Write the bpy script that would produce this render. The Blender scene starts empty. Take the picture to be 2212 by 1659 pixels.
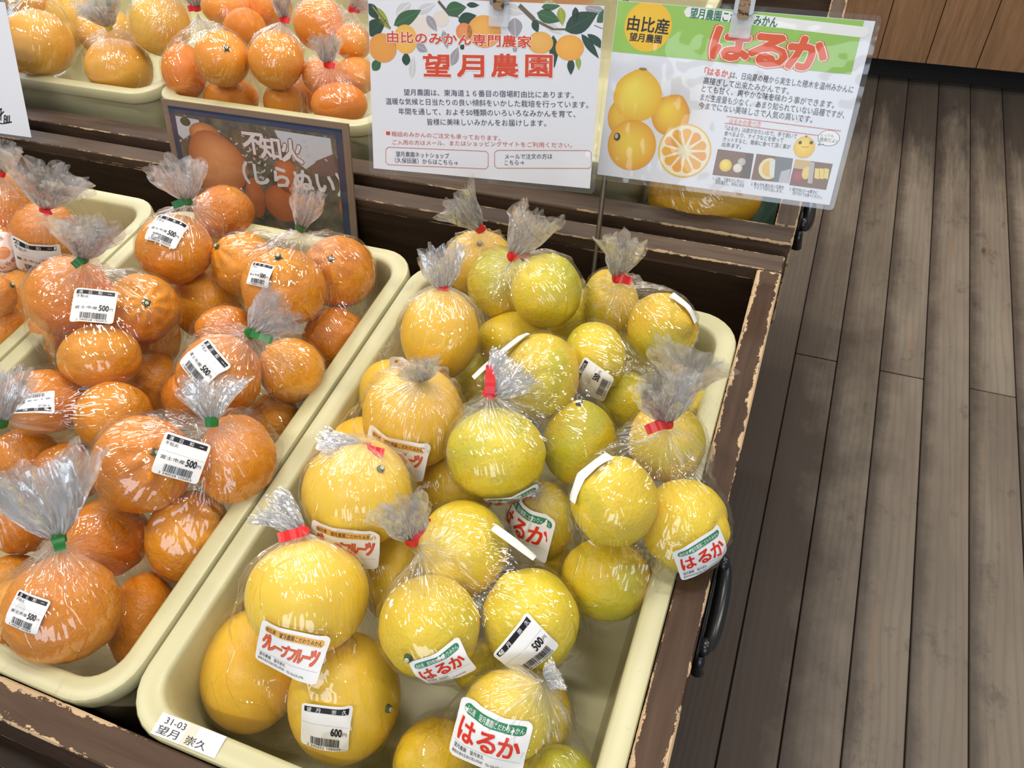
import bpy, bmesh, math, random
import numpy as np
from mathutils import Vector, Matrix, noise

scene = bpy.context.scene
COL = scene.collection
random.seed(7)

# ------------------------------------------------------------------ camera, world, light, exposure
AX = np.array([0.93420533, 0.21893134, -0.28165488])    # world X seen in the camera's own axes (right, down, forward)
AY = np.array([0.35005075, -0.71471629, 0.60551226])
AZ = np.array([-0.06873772, -0.66426628, -0.74432885])
FPX, CX, CY, EYE = 1719.405, 1106.0, 829.5, 1.54
CAM = Vector((0, 0, EYE))
right = Vector((AX[0], AY[0], AZ[0])); down = Vector((AX[1], AY[1], AZ[1])); fwd = Vector((AX[2], AY[2], AZ[2]))
cam = bpy.data.cameras.new('camera'); camo = bpy.data.objects.new('camera', cam); COL.objects.link(camo)
M4 = Matrix(((right.x, -down.x, -fwd.x, 0), (right.y, -down.y, -fwd.y, 0), (right.z, -down.z, -fwd.z, EYE), (0, 0, 0, 1)))
camo.matrix_world = M4
cam.sensor_width = 36.0; cam.lens = 36.0 * FPX / 2212.0; cam.clip_start = .05
scene.camera = camo; scene.cycles.use_light_tree = False

world = bpy.data.worlds.new('world'); scene.world = world; world.use_nodes = True
bg = world.node_tree.nodes['Background']; bg.inputs[0].default_value = (.80, .88, 1.0, 1); bg.inputs[1].default_value = .23

def area(name, loc, target, sx, sy, power, col):
    l = bpy.data.lights.new(name, 'AREA'); l.shape = 'RECTANGLE'; l.size = sx; l.size_y = sy; l.energy = power; l.color = col
    o = bpy.data.objects.new(name, l); COL.objects.link(o); o.location = loc
    o.rotation_euler = (Vector(target) - Vector(loc)).to_track_quat('-Z', 'Y').to_euler()
    return o
WARM = (1.0, .93, .82); COOL = (.78, .88, 1.0)
# rows of ceiling fluorescent tubes, and the daylight of the shop front
for i, (x, y) in enumerate([(-1.7, .2), (-1.7, 1.9), (-.3, -.9), (-.3, .9), (-.3, 2.5), (1.5, .2), (1.5, 2.0), (-1.0, 3.6)]):
    o = area('ceiling_tube', (x, y, 2.75), (x, y, 0), 1.2, .10, 25 if (x, y) == (1.5, 2.0) else 9 if (x, y) == (1.5, .2) else 18, WARM)
area('shop_window', (-3.2, 2.8, 2.0), (-.6, .6, .8), 2.2, 1.5, 42, COOL)
area('shop_doorway', (.9, -3.2, 1.75), (0, 1.0, .9), 2.4, 1.9, 38, COOL)

vs = scene.view_settings
scene.display_settings.display_device = 'sRGB'
vs.view_transform = 'Standard'; vs.look = 'None'; vs.exposure = 0.12; vs.gamma = 1.0; vs.use_curve_mapping = False
scene.cycles.transparent_max_bounces = 40; scene.cycles.max_bounces = 4; scene.cycles.diffuse_bounces = 3; scene.cycles.glossy_bounces = 2
scene.cycles.use_adaptive_sampling = True; scene.cycles.adaptive_threshold = .028
scene.cycles.caustics_reflective = False; scene.cycles.caustics_refractive = False

def ray(px, py):
    v = right * (px - CX) + down * (py - CY) + fwd * FPX
    return v / -v.z                                    # per metre of drop below the eye
def at(px, py, h):                                     # point seen there, h metres below the eye
    return CAM + ray(px, py) * h
def mpp(px, py, h):                                    # metres per pixel there
    return h / -(right * (px - CX) + down * (py - CY) + fwd * FPX).z
def hit_plane(px, py, p0, n):
    r = ray(px, py); return CAM + r * ((p0 - CAM).dot(n) / r.dot(n))

# ------------------------------------------------------------------ object helpers
def tag(o, label=None, cat=None, group=None, kind=None):
    if label: o['label'] = label
    if cat: o['category'] = cat
    if group: o['group'] = group
    if kind: o['kind'] = kind
    return o
def empty(name, loc=(0, 0, 0), label=None, cat=None, group=None, parent=None):
    o = bpy.data.objects.new(name, None); COL.objects.link(o); o.location = loc; o.empty_display_size = .02
    if parent: o.parent = parent
    return tag(o, label, cat, group)
def link(name, me, mats, parent=None, loc=None, smooth=False, wparent=True):
    """mesh in world coordinates (or around loc); a child is put back into its parent's frame"""
    if not isinstance(mats, (list, tuple)): mats = [mats]
    for m in mats: me.materials.append(m)
    o = bpy.data.objects.new(name, me); COL.objects.link(o)
    if smooth: me.polygons.foreach_set('use_smooth', [True] * len(me.polygons))
    if loc is not None: o.location = loc
    if parent:
        o.parent = parent
        if wparent: o.matrix_parent_inverse = wm(parent).inverted()
    return o
def wm(o):
    m = Matrix.LocRotScale(o.location, o.rotation_euler, o.scale)
    return (wm(o.parent) @ o.matrix_parent_inverse @ m) if o.parent else m
def mesh(name, vs_, fs): 
    me = bpy.data.meshes.new(name); me.from_pydata([tuple(v) for v in vs_], [], fs); me.update(); return me
def bm_obj(name, bm, mats, parent=None, loc=None, smooth=False):
    me = bpy.data.meshes.new(name); bm.to_mesh(me); bm.free(); return link(name, me, mats, parent, loc, smooth)

# ------------------------------------------------------------------ materials
class NT:
    def __init__(s, name):
        s.m = bpy.data.materials.new(name); s.m.use_nodes = True; s.t = s.m.node_tree; s.t.nodes.clear()
        s.out = s.n('ShaderNodeOutputMaterial')
    def n(s, t, **kw):
        x = s.t.nodes.new(t)
        for k, v in kw.items():
            if k.startswith('i_'): x.inputs[k[2:].replace('_', ' ')].default_value = v
            else: setattr(x, k, v)
        return x
    def l(s, a, b): s.t.links.new(a, b)
    def math(s, op, a, b=None, c=None, clamp=False):
        x = s.n('ShaderNodeMath', operation=op, use_clamp=clamp)
        for i, v in enumerate((a, b, c)):
            if v is None: continue
            if isinstance(v, (int, float)): x.inputs[i].default_value = v
            else: s.l(v, x.inputs[i])
        return x.outputs[0]
    def vmul(s, v, k):
        x = s.n('ShaderNodeVectorMath', operation='MULTIPLY'); s.l(v, x.inputs[0]); x.inputs[1].default_value = k; return x.outputs[0]
    def noise(s, vec, scale, detail=4, rough=.55, dist=0):
        x = s.n('ShaderNodeTexNoise'); x.inputs['Scale'].default_value = scale; x.inputs['Detail'].default_value = detail
        x.inputs['Roughness'].default_value = rough; x.inputs['Distortion'].default_value = dist
        if vec is not None: s.l(vec, x.inputs['Vector'])
        return x.outputs[0]
    def ramp(s, f, pts):
        x = s.n('ShaderNodeValToRGB'); s.l(f, x.inputs[0]); e = x.color_ramp.elements
        while len(e) < len(pts): e.new(.5)
        for i, (p, c) in enumerate(pts):
            e[i].position = p; e[i].color = (*c, 1) if len(c) == 3 else c
        return x.outputs[0]
    def step(s, f, a, b): 
        x = s.n('ShaderNodeMapRange'); s.l(f, x.inputs[0]); x.inputs[1].default_value = a; x.inputs[2].default_value = b; return x.outputs[0]
    def mix(s, f, a, b, mode='MIX'):
        x = s.n('ShaderNodeMix', data_type='RGBA', blend_type=mode)
        for i, v in ((0, f), (6, a), (7, b)):
            if isinstance(v, (int, float)): x.inputs[i].default_value = v
            elif isinstance(v, tuple): x.inputs[i].default_value = (*v, 1)
            else: s.l(v, x.inputs[i])
        return x.outputs[2]
    def bump(s, h, strength, dist, nrm=None):
        x = s.n('ShaderNodeBump'); x.inputs['Strength'].default_value = strength; x.inputs['Distance'].default_value = dist
        s.l(h, x.inputs['Height'])
        if nrm is not None: s.l(nrm, x.inputs['Normal'])
        return x.outputs[0]
    def pbsdf(s, col, rough=.5, nrm=None, spec=.5, metal=0, coat=0, sss=0):
        x = s.n('ShaderNodeBsdfPrincipled'); 
        for nm, v in (('Base Color', col), ('Roughness', rough), ('Specular IOR Level', spec), ('Metallic', metal), ('Coat Weight', coat)):
            if isinstance(v, (int, float)): x.inputs[nm].default_value = v
            elif isinstance(v, tuple): x.inputs[nm].default_value = (*v, 1)
            else: s.l(v, x.inputs[nm])
        if nrm is not None: s.l(nrm, x.inputs['Normal'])
        s.l(x.outputs[0], s.out.inputs[0]); return x
def simple(name, col, rough=.5, metal=0, spec=.5, coat=0):
    t = NT(name); t.pbsdf(col, rough, spec=spec, metal=metal, coat=coat); return t.m

def wood_mat(name, dark, light, worn, wear=.5, rough=.45, worn_on=True, grain=1.0):
    t = NT(name); tc = t.n('ShaderNodeTexCoord'); oi = t.n('ShaderNodeObjectInfo')
    add = t.n('ShaderNodeVectorMath', operation='ADD'); t.l(tc.outputs['Object'], add.inputs[0])
    rv = t.n('ShaderNodeCombineXYZ'); t.l(t.math('MULTIPLY', oi.outputs['Random'], 17.0), rv.inputs[0]); t.l(t.math('MULTIPLY', oi.outputs['Random'], 5.0), rv.inputs[1]); t.l(rv.outputs[0], add.inputs[1])
    v = add.outputs[0]
    g = t.noise(t.vmul(v, (6, 90, 90)), grain, 6, .6, .6)
    g2 = t.noise(t.vmul(v, (2.5, 14, 14)), 1, 4, .6, 1.5)
    f = t.math('ADD', t.math('MULTIPLY', g, .6), t.math('MULTIPLY', g2, .5))
    c = t.mix(t.step(f, .35, .75), dark, light)
    if worn_on:
        a = t.n('ShaderNodeAttribute', attribute_name='across'); b = t.n('ShaderNodeAttribute', attribute_name='along')
        sa = t.n('ShaderNodeSeparateXYZ'); t.l(a.outputs['Vector'], sa.inputs[0]); sb = t.n('ShaderNodeSeparateXYZ'); t.l(b.outputs['Vector'], sb.inputs[0])
        da = t.math('SUBTRACT', sa.outputs[1], t.math('ABSOLUTE', sa.outputs[0])); db = t.math('SUBTRACT', sb.outputs[1], t.math('ABSOLUTE', sb.outputs[0]))
        d = t.math('MINIMUM', da, db)
        n1 = t.noise(t.vmul(v, (1, 2.2, 2.2)), 34, 7, .72); n2 = t.noise(v, 3.1, 2, .5)
        thr = t.math('SUBTRACT', t.math('MULTIPLY', t.math('MULTIPLY', n1, n2), .052 * wear), .0105 * wear + .0006)
        m = t.math('LESS_THAN', d, thr)
        sc = t.noise(t.vmul(v, (1, 3, 3)), 60, 6, .8); m2 = t.math('GREATER_THAN', sc, .735)
        mm = t.math('MAXIMUM', m, t.math('MULTIPLY', m2, .7))
        wc = t.mix(t.noise(t.vmul(v, (5, 60, 60)), 2, 3), worn, tuple(x * .72 for x in worn))
        c = t.mix(mm, c, wc)
    t.pbsdf(c, rough, t.bump(g, .25, .0006), spec=.2)
    return t.m
W_RAIL = wood_mat('stained_wood', (.044, .027, .018), (.120, .080, .055), (.50, .35, .20), .52, .5)
W_HEAVY = wood_mat('heavily_worn_wood', (.038, .019, .011), (.095, .054, .032), (.60, .42, .25), .98, .5)
W_IN = wood_mat('dark_wood', (.018, .010, .006), (.050, .030, .018), (.3, .2, .12), .3, .5)
W_COUNTER = wood_mat('counter_wood', (.20, .105, .050), (.36, .20, .105), (.3, .2, .1), .1, .5, worn_on=False)

def floor_mat():
    t = NT('worn_floor_boards'); tc = t.n('ShaderNodeTexCoord'); oi = t.n('ShaderNodeObjectInfo'); geo = t.n('ShaderNodeNewGeometry')
    add = t.n('ShaderNodeVectorMath', operation='ADD'); t.l(tc.outputs['Object'], add.inputs[0])
    rv = t.n('ShaderNodeCombineXYZ'); t.l(t.math('MULTIPLY', oi.outputs['Random'], 31.0), rv.inputs[0]); t.l(t.math('MULTIPLY', oi.outputs['Random'], 9.0), rv.inputs[1]); t.l(rv.outputs[0], add.inputs[1])
    v = add.outputs[0]; P = geo.outputs['Position']
    # cathedral grain: rings of a log cut lengthwise
    wv = t.n('ShaderNodeTexWave', wave_type='BANDS', bands_direction='Y'); t.l(t.vmul(v, (.7, 5, 1)), wv.inputs['Vector'])
    wv.inputs['Scale'].default_value = 4.2; wv.inputs['Distortion'].default_value = 13.0; wv.inputs['Detail'].default_value = 3.0; wv.inputs['Detail Scale'].default_value = .45
    ring = wv.outputs['Fac']
    fine = t.noise(t.vmul(v, (5, 120, 1)), 1, 5, .65)
    big = t.noise(t.vmul(v, (1.2, 5, 1)), 1.6, 4, .6)
    c = t.mix(t.step(big, .3, .7), (.150, .118, .088), (.245, .200, .153))
    c = t.mix(t.math('MULTIPLY', t.step(ring, .55, 1.0), .30), c, (.125, .095, .072))
    c = t.mix(t.math('MULTIPLY', t.step(fine, .5, .8), .18), c, (.29, .25, .21))
    tan = t.noise(t.vmul(v, (1.5, 18, 1)), 2.1, 2, .4); c = t.mix(t.math('MULTIPLY', t.step(tan, .66, .74), .5), c, (.25, .16, .095))
    # knots
    vo = t.n('ShaderNodeTexVoronoi'); t.l(t.vmul(v, (2.6, 6.5, 1)), vo.inputs['Vector']); vo.inputs['Scale'].default_value = 1.15
    k = t.step(t.math('ADD', vo.outputs['Distance'], t.math('MULTIPLY', t.noise(v, 40, 3), .07)), .10, .06)
    c = t.mix(t.math('MULTIPLY', k, .8), c, (.055, .038, .026))
    # grime along the joints, blackened boards at the counter's foot, shade and ageing painted in by the display
    a = t.n('ShaderNodeAttribute', attribute_name='across'); sa = t.n('ShaderNodeSeparateXYZ'); t.l(a.outputs['Vector'], sa.inputs[0])
    dd = t.math('SUBTRACT', sa.outputs[1], sa.outputs[0])
    gn = t.noise(P, 7, 6, .7)
    gm = t.step(t.math('SUBTRACT', dd, t.math('MULTIPLY', gn, .060)), .002, -.026)
    c = t.mix(t.math('MULTIPLY', gm, .80), c, (.052, .036, .026))
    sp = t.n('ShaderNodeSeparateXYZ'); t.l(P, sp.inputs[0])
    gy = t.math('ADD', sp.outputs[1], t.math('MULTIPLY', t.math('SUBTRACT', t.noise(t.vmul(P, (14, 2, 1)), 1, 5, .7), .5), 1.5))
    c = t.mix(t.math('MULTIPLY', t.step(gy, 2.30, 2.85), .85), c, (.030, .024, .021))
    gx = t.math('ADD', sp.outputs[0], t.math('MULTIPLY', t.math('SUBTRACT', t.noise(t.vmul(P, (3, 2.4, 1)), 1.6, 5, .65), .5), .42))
    shade_age = t.math('MULTIPLY', t.step(gx, .34, .15), t.step(sp.outputs[1], 2.6, 1.5))
    c = t.mix(t.math('MULTIPLY', shade_age, .92), c, (.042, .026, .017))  # planks beside the crate: the display's shade painted in, plus ageing
    blot = t.step(t.noise(t.vmul(P, (1.6, 1, 1)), 6.5, 6, .75), .57, .70); c = t.mix(t.math('MULTIPLY', blot, .62), c, (.050, .036, .027))
    spots = t.step(t.noise(P, 42, 4, .7), .68, .74); c = t.mix(t.math('MULTIPLY', spots, .5), c, (.045, .034, .026))
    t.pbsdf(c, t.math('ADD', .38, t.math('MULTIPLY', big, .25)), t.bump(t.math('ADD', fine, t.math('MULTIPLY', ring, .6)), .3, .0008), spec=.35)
    return t.m
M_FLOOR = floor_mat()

def tray_mat():
    t = NT('cream_plastic'); tc = t.n('ShaderNodeTexCoord'); v = tc.outputs['Object']
    n = t.noise(v, 3, 3); c = t.mix(n, (.47, .44, .25), (.59, .555, .34))
    s1 = t.noise(t.vmul(v, (30, 6, 6)), 2, 6, .8); c = t.mix(t.math('MULTIPLY', t.step(s1, .60, .74), .35), c, (.22, .19, .12))
    s2 = t.noise(t.vmul(v, (6, 26, 6)), 4, 6, .8); c = t.mix(t.math('MULTIPLY', t.step(s2, .66, .72), .6), c, (.10, .09, .07))
    x = t.pbsdf(c, .36, t.bump(t.noise(v, 60, 3), .08, .001), spec=.5)
    return t.m
M_TRAY = tray_mat()

def fruit_mat(name, a, b, green=None, rough=.40, pore=170, pstr=.35, speck=.0, spec=.4):
    t = NT(name); tc = t.n('ShaderNodeTexCoord'); v = tc.outputs['Object']; oi = t.n('ShaderNodeObjectInfo')
    w = t.n('ShaderNodeVectorMath', operation='ADD'); t.l(v, w.inputs[0]); cb = t.n('ShaderNodeCombineXYZ')
    t.l(oi.outputs['Random'], cb.inputs[0]); t.l(cb.outputs[0], w.inputs[1]); v = w.outputs[0]
    f = t.noise(v, 16, 4, .6); f = t.math('ADD', f, t.math('MULTIPLY', t.math('SUBTRACT', oi.outputs['Random'], .5), .7))
    c = t.mix(t.step(f, .15, .85), a, b)
    if green:
        g = t.noise(v, 11, 3, .5); c = t.mix(t.math('MULTIPLY', t.step(g, .46, .68), .75), c, green)
    if speck:
        s = t.noise(v, 260, 3, .7); c = t.mix(t.math('MULTIPLY', t.step(s, .66, .74), speck), c, tuple(x * .25 for x in a))
        s = t.noise(v, 60, 5, .75); c = t.mix(t.math('MULTIPLY', t.step(s, .64, .76), speck), c, tuple(x * .45 for x in a))
    vo = t.n('ShaderNodeTexVoronoi'); t.l(v, vo.inputs['Vector']); vo.inputs['Scale'].default_value = pore * 2.4
    h = t.math('ADD', t.math('MULTIPLY', vo.outputs['Distance'], .5), t.noise(v, pore, 3, .6))
    x = t.pbsdf(c, rough, t.bump(h, pstr, .0012), spec=spec)
    return t.m
FM = {
 'S': fruit_mat('mandarin_peel', (.70, .20, .006), (.84, .35, .014), None, .38, 120, .75, .45),
 'G': fruit_mat('grapefruit_peel', (.88, .48, .022), (.95, .65, .055), None, .36, 220, .18, .10),
 'H': fruit_mat('yellow_citrus_peel', (.80, .50, .014), (.84, .66, .035), (.44, .46, .022), .40, 130, .60, .6),
 'Y': fruit_mat('amber_citrus_peel', (.80, .36, .030), (.88, .50, .060), None, .40, 190, .30, .3),
 'M': fruit_mat('small_mandarin_peel', (.80, .21, .008), (.90, .34, .018), None, .38, 200, .25, .15),
 'P': fruit_mat('pomelo_peel', (.85, .44, .02), (.80, .52, .04), None, .42, 220, .25, .35)}
M_GREEN = simple('stem_green', (.045, .075, .03), .6); M_STEMTOP = simple('stem_cut', (.50, .52, .38), .7)

def schlick(t, geo, nb, f0):
    """reflectance of a thin clear film, the same seen from either side"""
    dp = t.n('ShaderNodeVectorMath', operation='DOT_PRODUCT'); t.l(geo.outputs['Incoming'], dp.inputs[0]); t.l(nb, dp.inputs[1])
    c = t.math('SUBTRACT', 1.0, t.math('ABSOLUTE', dp.outputs['Value']), clamp=True)
    return t.math('ADD', f0, t.math('MULTIPLY', t.math('POWER', c, 4.5), .30), clamp=True)
def film_mat(name='clear_film', f0=.105, rough=.06, facet=.34):
    t = NT(name); hz = t.n('ShaderNodeAttribute', attribute_name='haze'); st = t.n('ShaderNodeAttribute', attribute_name='streak')
    geo = t.n('ShaderNodeNewGeometry'); P = geo.outputs['Position']; sv = st.outputs['Vector']
    # pleats radiating from the neck
    pl = t.noise(sv, 3.0, 1, .5); ridge = t.math('ABSOLUTE', t.math('SUBTRACT', pl, .5))
    # flat facets each tilted its own way, and sharp creases, laid out over the sheet
    wob = t.n('ShaderNodeTexNoise'); wob.inputs['Scale'].default_value = 16; wob.inputs['Detail'].default_value = 0; t.l(P, wob.inputs['Vector'])
    sp = t.n('ShaderNodeSeparateXYZ'); t.l(P, sp.inputs[0]); w_ = t.math('MULTIPLY', wob.outputs[0], .05)
    cb = t.n('ShaderNodeCombineXYZ'); t.l(t.math('ADD', t.math('MULTIPLY_ADD', sp.outputs[2], .4, sp.outputs[0]), w_), cb.inputs[0]); t.l(t.math('SUBTRACT', t.math('MULTIPLY_ADD', sp.outputs[2], -.6, sp.outputs[1]), w_), cb.inputs[1])
    ad = cb.outputs[0]
    vo = t.n('ShaderNodeTexVoronoi', voronoi_dimensions='2D'); t.l(ad, vo.inputs['Vector']); vo.inputs['Scale'].default_value = 25
    sb = t.n('ShaderNodeVectorMath', operation='SUBTRACT'); t.l(vo.outputs['Color'], sb.inputs[0]); sb.inputs[1].default_value = (.5, .5, .5)
    df = t.n('ShaderNodeVectorMath', operation='SUBTRACT'); t.l(ad, df.inputs[0]); t.l(vo.outputs['Position'], df.inputs[1])
    dp = t.n('ShaderNodeVectorMath', operation='DOT_PRODUCT'); t.l(sb.outputs[0], dp.inputs[0]); t.l(df.outputs[0], dp.inputs[1])
    ve = t.n('ShaderNodeTexVoronoi', feature='DISTANCE_TO_EDGE', voronoi_dimensions='2D'); t.l(ad, ve.inputs['Vector']); ve.inputs['Scale'].default_value = 27
    cr = t.math('MULTIPLY', t.math('SUBTRACT', .040, ve.outputs['Distance'], clamp=True), t.step(wob.outputs[0], .40, .56))
    h = t.math('ADD', t.math('MULTIPLY', dp.outputs['Value'], facet), t.math('MULTIPLY', cr, .034))
    h = t.math('ADD', h, t.math('MULTIPLY', ridge, t.math('ADD', .0035, t.math('MULTIPLY', hz.outputs['Fac'], .012))))
    nb = t.bump(h, .9, 1.0)
    fac = schlick(t, geo, nb, f0)
    gl = t.n('ShaderNodeBsdfGlossy'); gl.inputs['Roughness'].default_value = rough; gl.inputs['Color'].default_value = (1, 1, 1, 1); t.l(nb, gl.inputs['Normal'])
    tr = t.n('ShaderNodeBsdfTransparent'); tr.inputs[0].default_value = (.995, .995, .995, 1)
    df = t.n('ShaderNodeBsdfDiffuse'); df.inputs[0].default_value = (.95, .95, .97, 1); t.l(nb, df.inputs['Normal'])
    tl = t.n('ShaderNodeBsdfTranslucent'); tl.inputs[0].default_value = (.95, .95, .98, 1); dm = t.n('ShaderNodeMixShader'); dm.inputs[0].default_value = .5; t.l(df.outputs[0], dm.inputs[1]); t.l(tl.outputs[0], dm.inputs[2])
    hf = t.math('MULTIPLY', hz.outputs['Fac'], t.math('ADD', .25, t.math('MULTIPLY', ridge, 8.0)), clamp=True)
    m1 = t.n('ShaderNodeMixShader'); t.l(hf, m1.inputs[0]); t.l(tr.outputs[0], m1.inputs[1]); t.l(dm.outputs[0], m1.inputs[2])
    m2 = t.n('ShaderNodeMixShader'); t.l(fac, m2.inputs[0]); t.l(m1.outputs[0], m2.inputs[1]); t.l(gl.outputs[0], m2.inputs[2])
    t.l(m2.outputs[0], t.out.inputs[0]); return t.m
M_FILM = film_mat(); M_TOP = film_mat('crumpled_film', .17, .16, .8)

def sheet_mat(name, alpha_white, rough=.06):
    t = NT(name); tc = t.n('ShaderNodeTexCoord')
    nb = t.bump(t.noise(tc.outputs['Object'], 9, 3, .6), .25, .02)
    geo = t.n('ShaderNodeNewGeometry'); fac = schlick(t, geo, nb, .06)
    gl = t.n('ShaderNodeBsdfGlossy'); gl.inputs['Roughness'].default_value = rough; t.l(nb, gl.inputs['Normal'])
    tr = t.n('ShaderNodeBsdfTransparent'); tr.inputs[0].default_value = (.98, .98, .98, 1)
    df = t.n('ShaderNodeBsdfDiffuse'); df.inputs[0].default_value = (.85, .87, .92, 1)
    m1 = t.n('ShaderNodeMixShader'); m1.inputs[0].default_value = alpha_white; t.l(tr.outputs[0], m1.inputs[1]); t.l(df.outputs[0], m1.inputs[2])
    m2 = t.n('ShaderNodeMixShader'); t.l(fac, m2.inputs[0]); t.l(m1.outputs[0], m2.inputs[1]); t.l(gl.outputs[0], m2.inputs[2])
    t.l(m2.outputs[0], t.out.inputs[0]); return t.m
M_POUCH = sheet_mat('laminate_pouch', .02); M_CLIPTAB = sheet_mat('clear_clip_plastic', .35, .15)

def print_mat():
    t = NT('printed_colour'); a = t.n('ShaderNodeAttribute', attribute_name='col')
    t.pbsdf(a.outputs['Color'], .42, spec=.35); return t.m
M_PRINT = print_mat()
M_PAPER = simple('white_paper', (.76, .79, .88), .55)
M_LABEL = simple('white_label', (.84, .84, .86), .42)
M_TAPE = {'r': simple('red_tape', (.72, .015, .02), .32), 'g': simple('green_tape', (.02, .17, .035), .32), 'y': simple('yellow_tape', (.75, .62, .05), .35)}
M_IRON = simple('black_iron', (.010, .010, .011), .28, spec=.6)
M_STEEL = simple('steel', (.55, .55, .56), .25, metal=1)
M_POLE = simple('brushed_pole', (.22, .19, .15), .32, metal=.85)
M_BLACK = simple('black_plinth', (.006, .006, .007), .7)
M_CLOTH = simple('green_liner', (.006, .035, .018), .85)

# ------------------------------------------------------------------ boards
def dist_attrs(me):
    """across / along: signed distance from the middle of each face and its half size, so edges can wear"""
    co = np.array([v.co[:] for v in me.vertices]); lo, hi = co.min(0), co.max(0); c = (lo + hi) / 2; hf = (hi - lo) / 2
    A = me.attributes.new('across', 'FLOAT_VECTOR', 'CORNER'); B = me.attributes.new('along', 'FLOAT_VECTOR', 'CORNER')
    for p in me.polygons:
        ax = max(range(3), key=lambda i: abs(p.normal[i])); o = [i for i in range(3) if i != ax]; o.sort(key=lambda i: hf[i])
        for li in p.loop_indices:
            q = co[me.loops[li].vertex_index] - c
            A.data[li].vector = (q[o[0]], hf[o[0]], 0); B.data[li].vector = (q[o[1]], hf[o[1]], 0)
def board(name, lo, hi, mat, parent=None, axis='x', bev=.0012, seg=1):
    """a plank between two corners; its grain (local X) runs along axis"""
    lo, hi = Vector(lo), Vector(hi); c = (lo + hi) / 2; d = hi - lo
    rot = {'x': Matrix.Identity(3), 'y': Matrix.Rotation(math.pi / 2, 3, 'Z'), 'z': Matrix.Rotation(-math.pi / 2, 3, 'Y')}[axis]
    dl = {'x': (d.x, d.y, d.z), 'y': (d.y, d.x, d.z), 'z': (d.z, d.y, d.x)}[axis]
    bm = bmesh.new(); bmesh.ops.create_cube(bm, size=1)
    for v in bm.verts: v.co = Vector((v.co.x * dl[0], v.co.y * dl[1], v.co.z * dl[2]))
    if bev: bmesh.ops.bevel(bm, geom=bm.edges[:], offset=bev, segments=seg, affect='EDGES')
    me = bpy.data.meshes.new(name); bm.to_mesh(me); bm.free(); dist_attrs(me); me.materials.append(mat)
    o = bpy.data.objects.new(name, me); COL.objects.link(o); o.location = c; o.rotation_euler = rot.to_euler()
    if parent: o.parent = parent; o.matrix_parent_inverse = wm(parent).inverted()
    return o

# ------------------------------------------------------------------ floor
fl = board('floor', (-2.2, -1.0, -.06), (2.2, 4.2, -.022), M_BLACK, None, 'y', 0); tag(fl, kind='structure')
px0 = .0881 - .1035 * 21
for i in range(38):
    x0 = px0 + .1035 * i; x1 = x0 + .1035
    joint = 1.572 if i % 2 == 1 else None
    spans = [(-.6, joint - .0012), (joint + .0012, 3.4)] if joint else [(-.6, 3.4)]
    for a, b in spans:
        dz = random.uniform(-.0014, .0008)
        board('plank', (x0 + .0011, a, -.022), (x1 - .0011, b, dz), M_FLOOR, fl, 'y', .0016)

# ------------------------------------------------------------------ far counter
ct = empty('counter', (.9, 3.04, 0), 'brown wooden counter clad in upright boards over a black recessed plinth', 'counter')
b = board('body', (-1.2, 3.062, .09), (2.3, 3.5, .95), W_COUNTER, ct, 'x', 0)
board('plinth', (-1.2, 3.10, 0), (2.3, 3.46, .09), M_BLACK, ct, 'x', 0)
board('worktop', (-1.25, 3.0, .95), (2.35, 3.55, .985), W_COUNTER, ct, 'x', .003)
x = .1655 - .162 * 8
while x < 2.2:
    board('plank', (x + .0013, 3.040, .09), (x + .162 - .0013, 3.062, .949), W_COUNTER, ct, 'z', .002); x += .162

# ------------------------------------------------------------------ display crates and stand
st = empty('display_stand', (-.75, .9, 0), 'dark wooden stand carrying the fruit crates', 'stand')
board('shelf', (-1.6, .03, .655), (-.03, .90, .69), W_IN, st, 'x'); board('shelf', (-1.6, .905, .665), (-.02, 1.75, .70), W_IN, st, 'x')
for xx in (-1.55, -.16):
    for yy in (.10, .84, 1.66): board('leg', (xx, yy, 0), (xx + .06, yy + .06, .66), W_IN, st, 'z')

def handle(parent, x, y, z, L=.115):
    """cast iron drawer pull screwed to the outer face of a side rail"""
    bm = bmesh.new()
    r = bmesh.ops.create_cube(bm, size=1)
    for v in r['verts']: v.co = Vector((v.co.x * .004, v.co.y * L, v.co.z * .034))
    bmesh.ops.bevel(bm, geom=bm.edges[:], offset=.0015, segments=2, affect='EDGES')
    for s in (-1, 1):
        g = bmesh.ops.create_icosphere(bm, subdivisions=2, radius=.009)
        for v in g['verts']: v.co = Vector((v.co.x * .8 + .006, v.co.y + s * L * .40, v.co.z + .004))
        g = bmesh.ops.create_cone(bm, cap_ends=True, segments=12, radius1=.008, radius2=.004, depth=.03)
        for v in g['verts']: v.co = Vector((v.co.x + .004, v.co.y + s * L * .47, v.co.z - .018))
    h = bm_obj('handle', bm, M_IRON, parent, Vector((x + .002, y, z)), True)
    h['label'] = 'black iron handle'
    vs_, fs = [], []; N = 20; K = 10
    for i in range(N + 1):
        a = math.pi * i / N; cy = -math.cos(a) * L * .40; cx = .005 + .007 * math.sin(a) ** .6 if 0 < i < N else .006; cz = .004 - .016 * math.sin(a)
        rr = .0062 + .0026 * math.sin(a)
        for k in range(K):
            q = 2 * math.pi * k / K; vs_.append((cx + rr * math.cos(q), cy, cz + rr * 1.2 * math.sin(q)))
    for i in range(N):
        for k in range(K): fs.append((i * K + k, i * K + (k + 1) % K, (i + 1) * K + (k + 1) % K, (i + 1) * K + k))
    link('bail', mesh('bail', vs_, fs), M_IRON, h, Vector((x + .002, y, z)), True)
    return h

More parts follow.
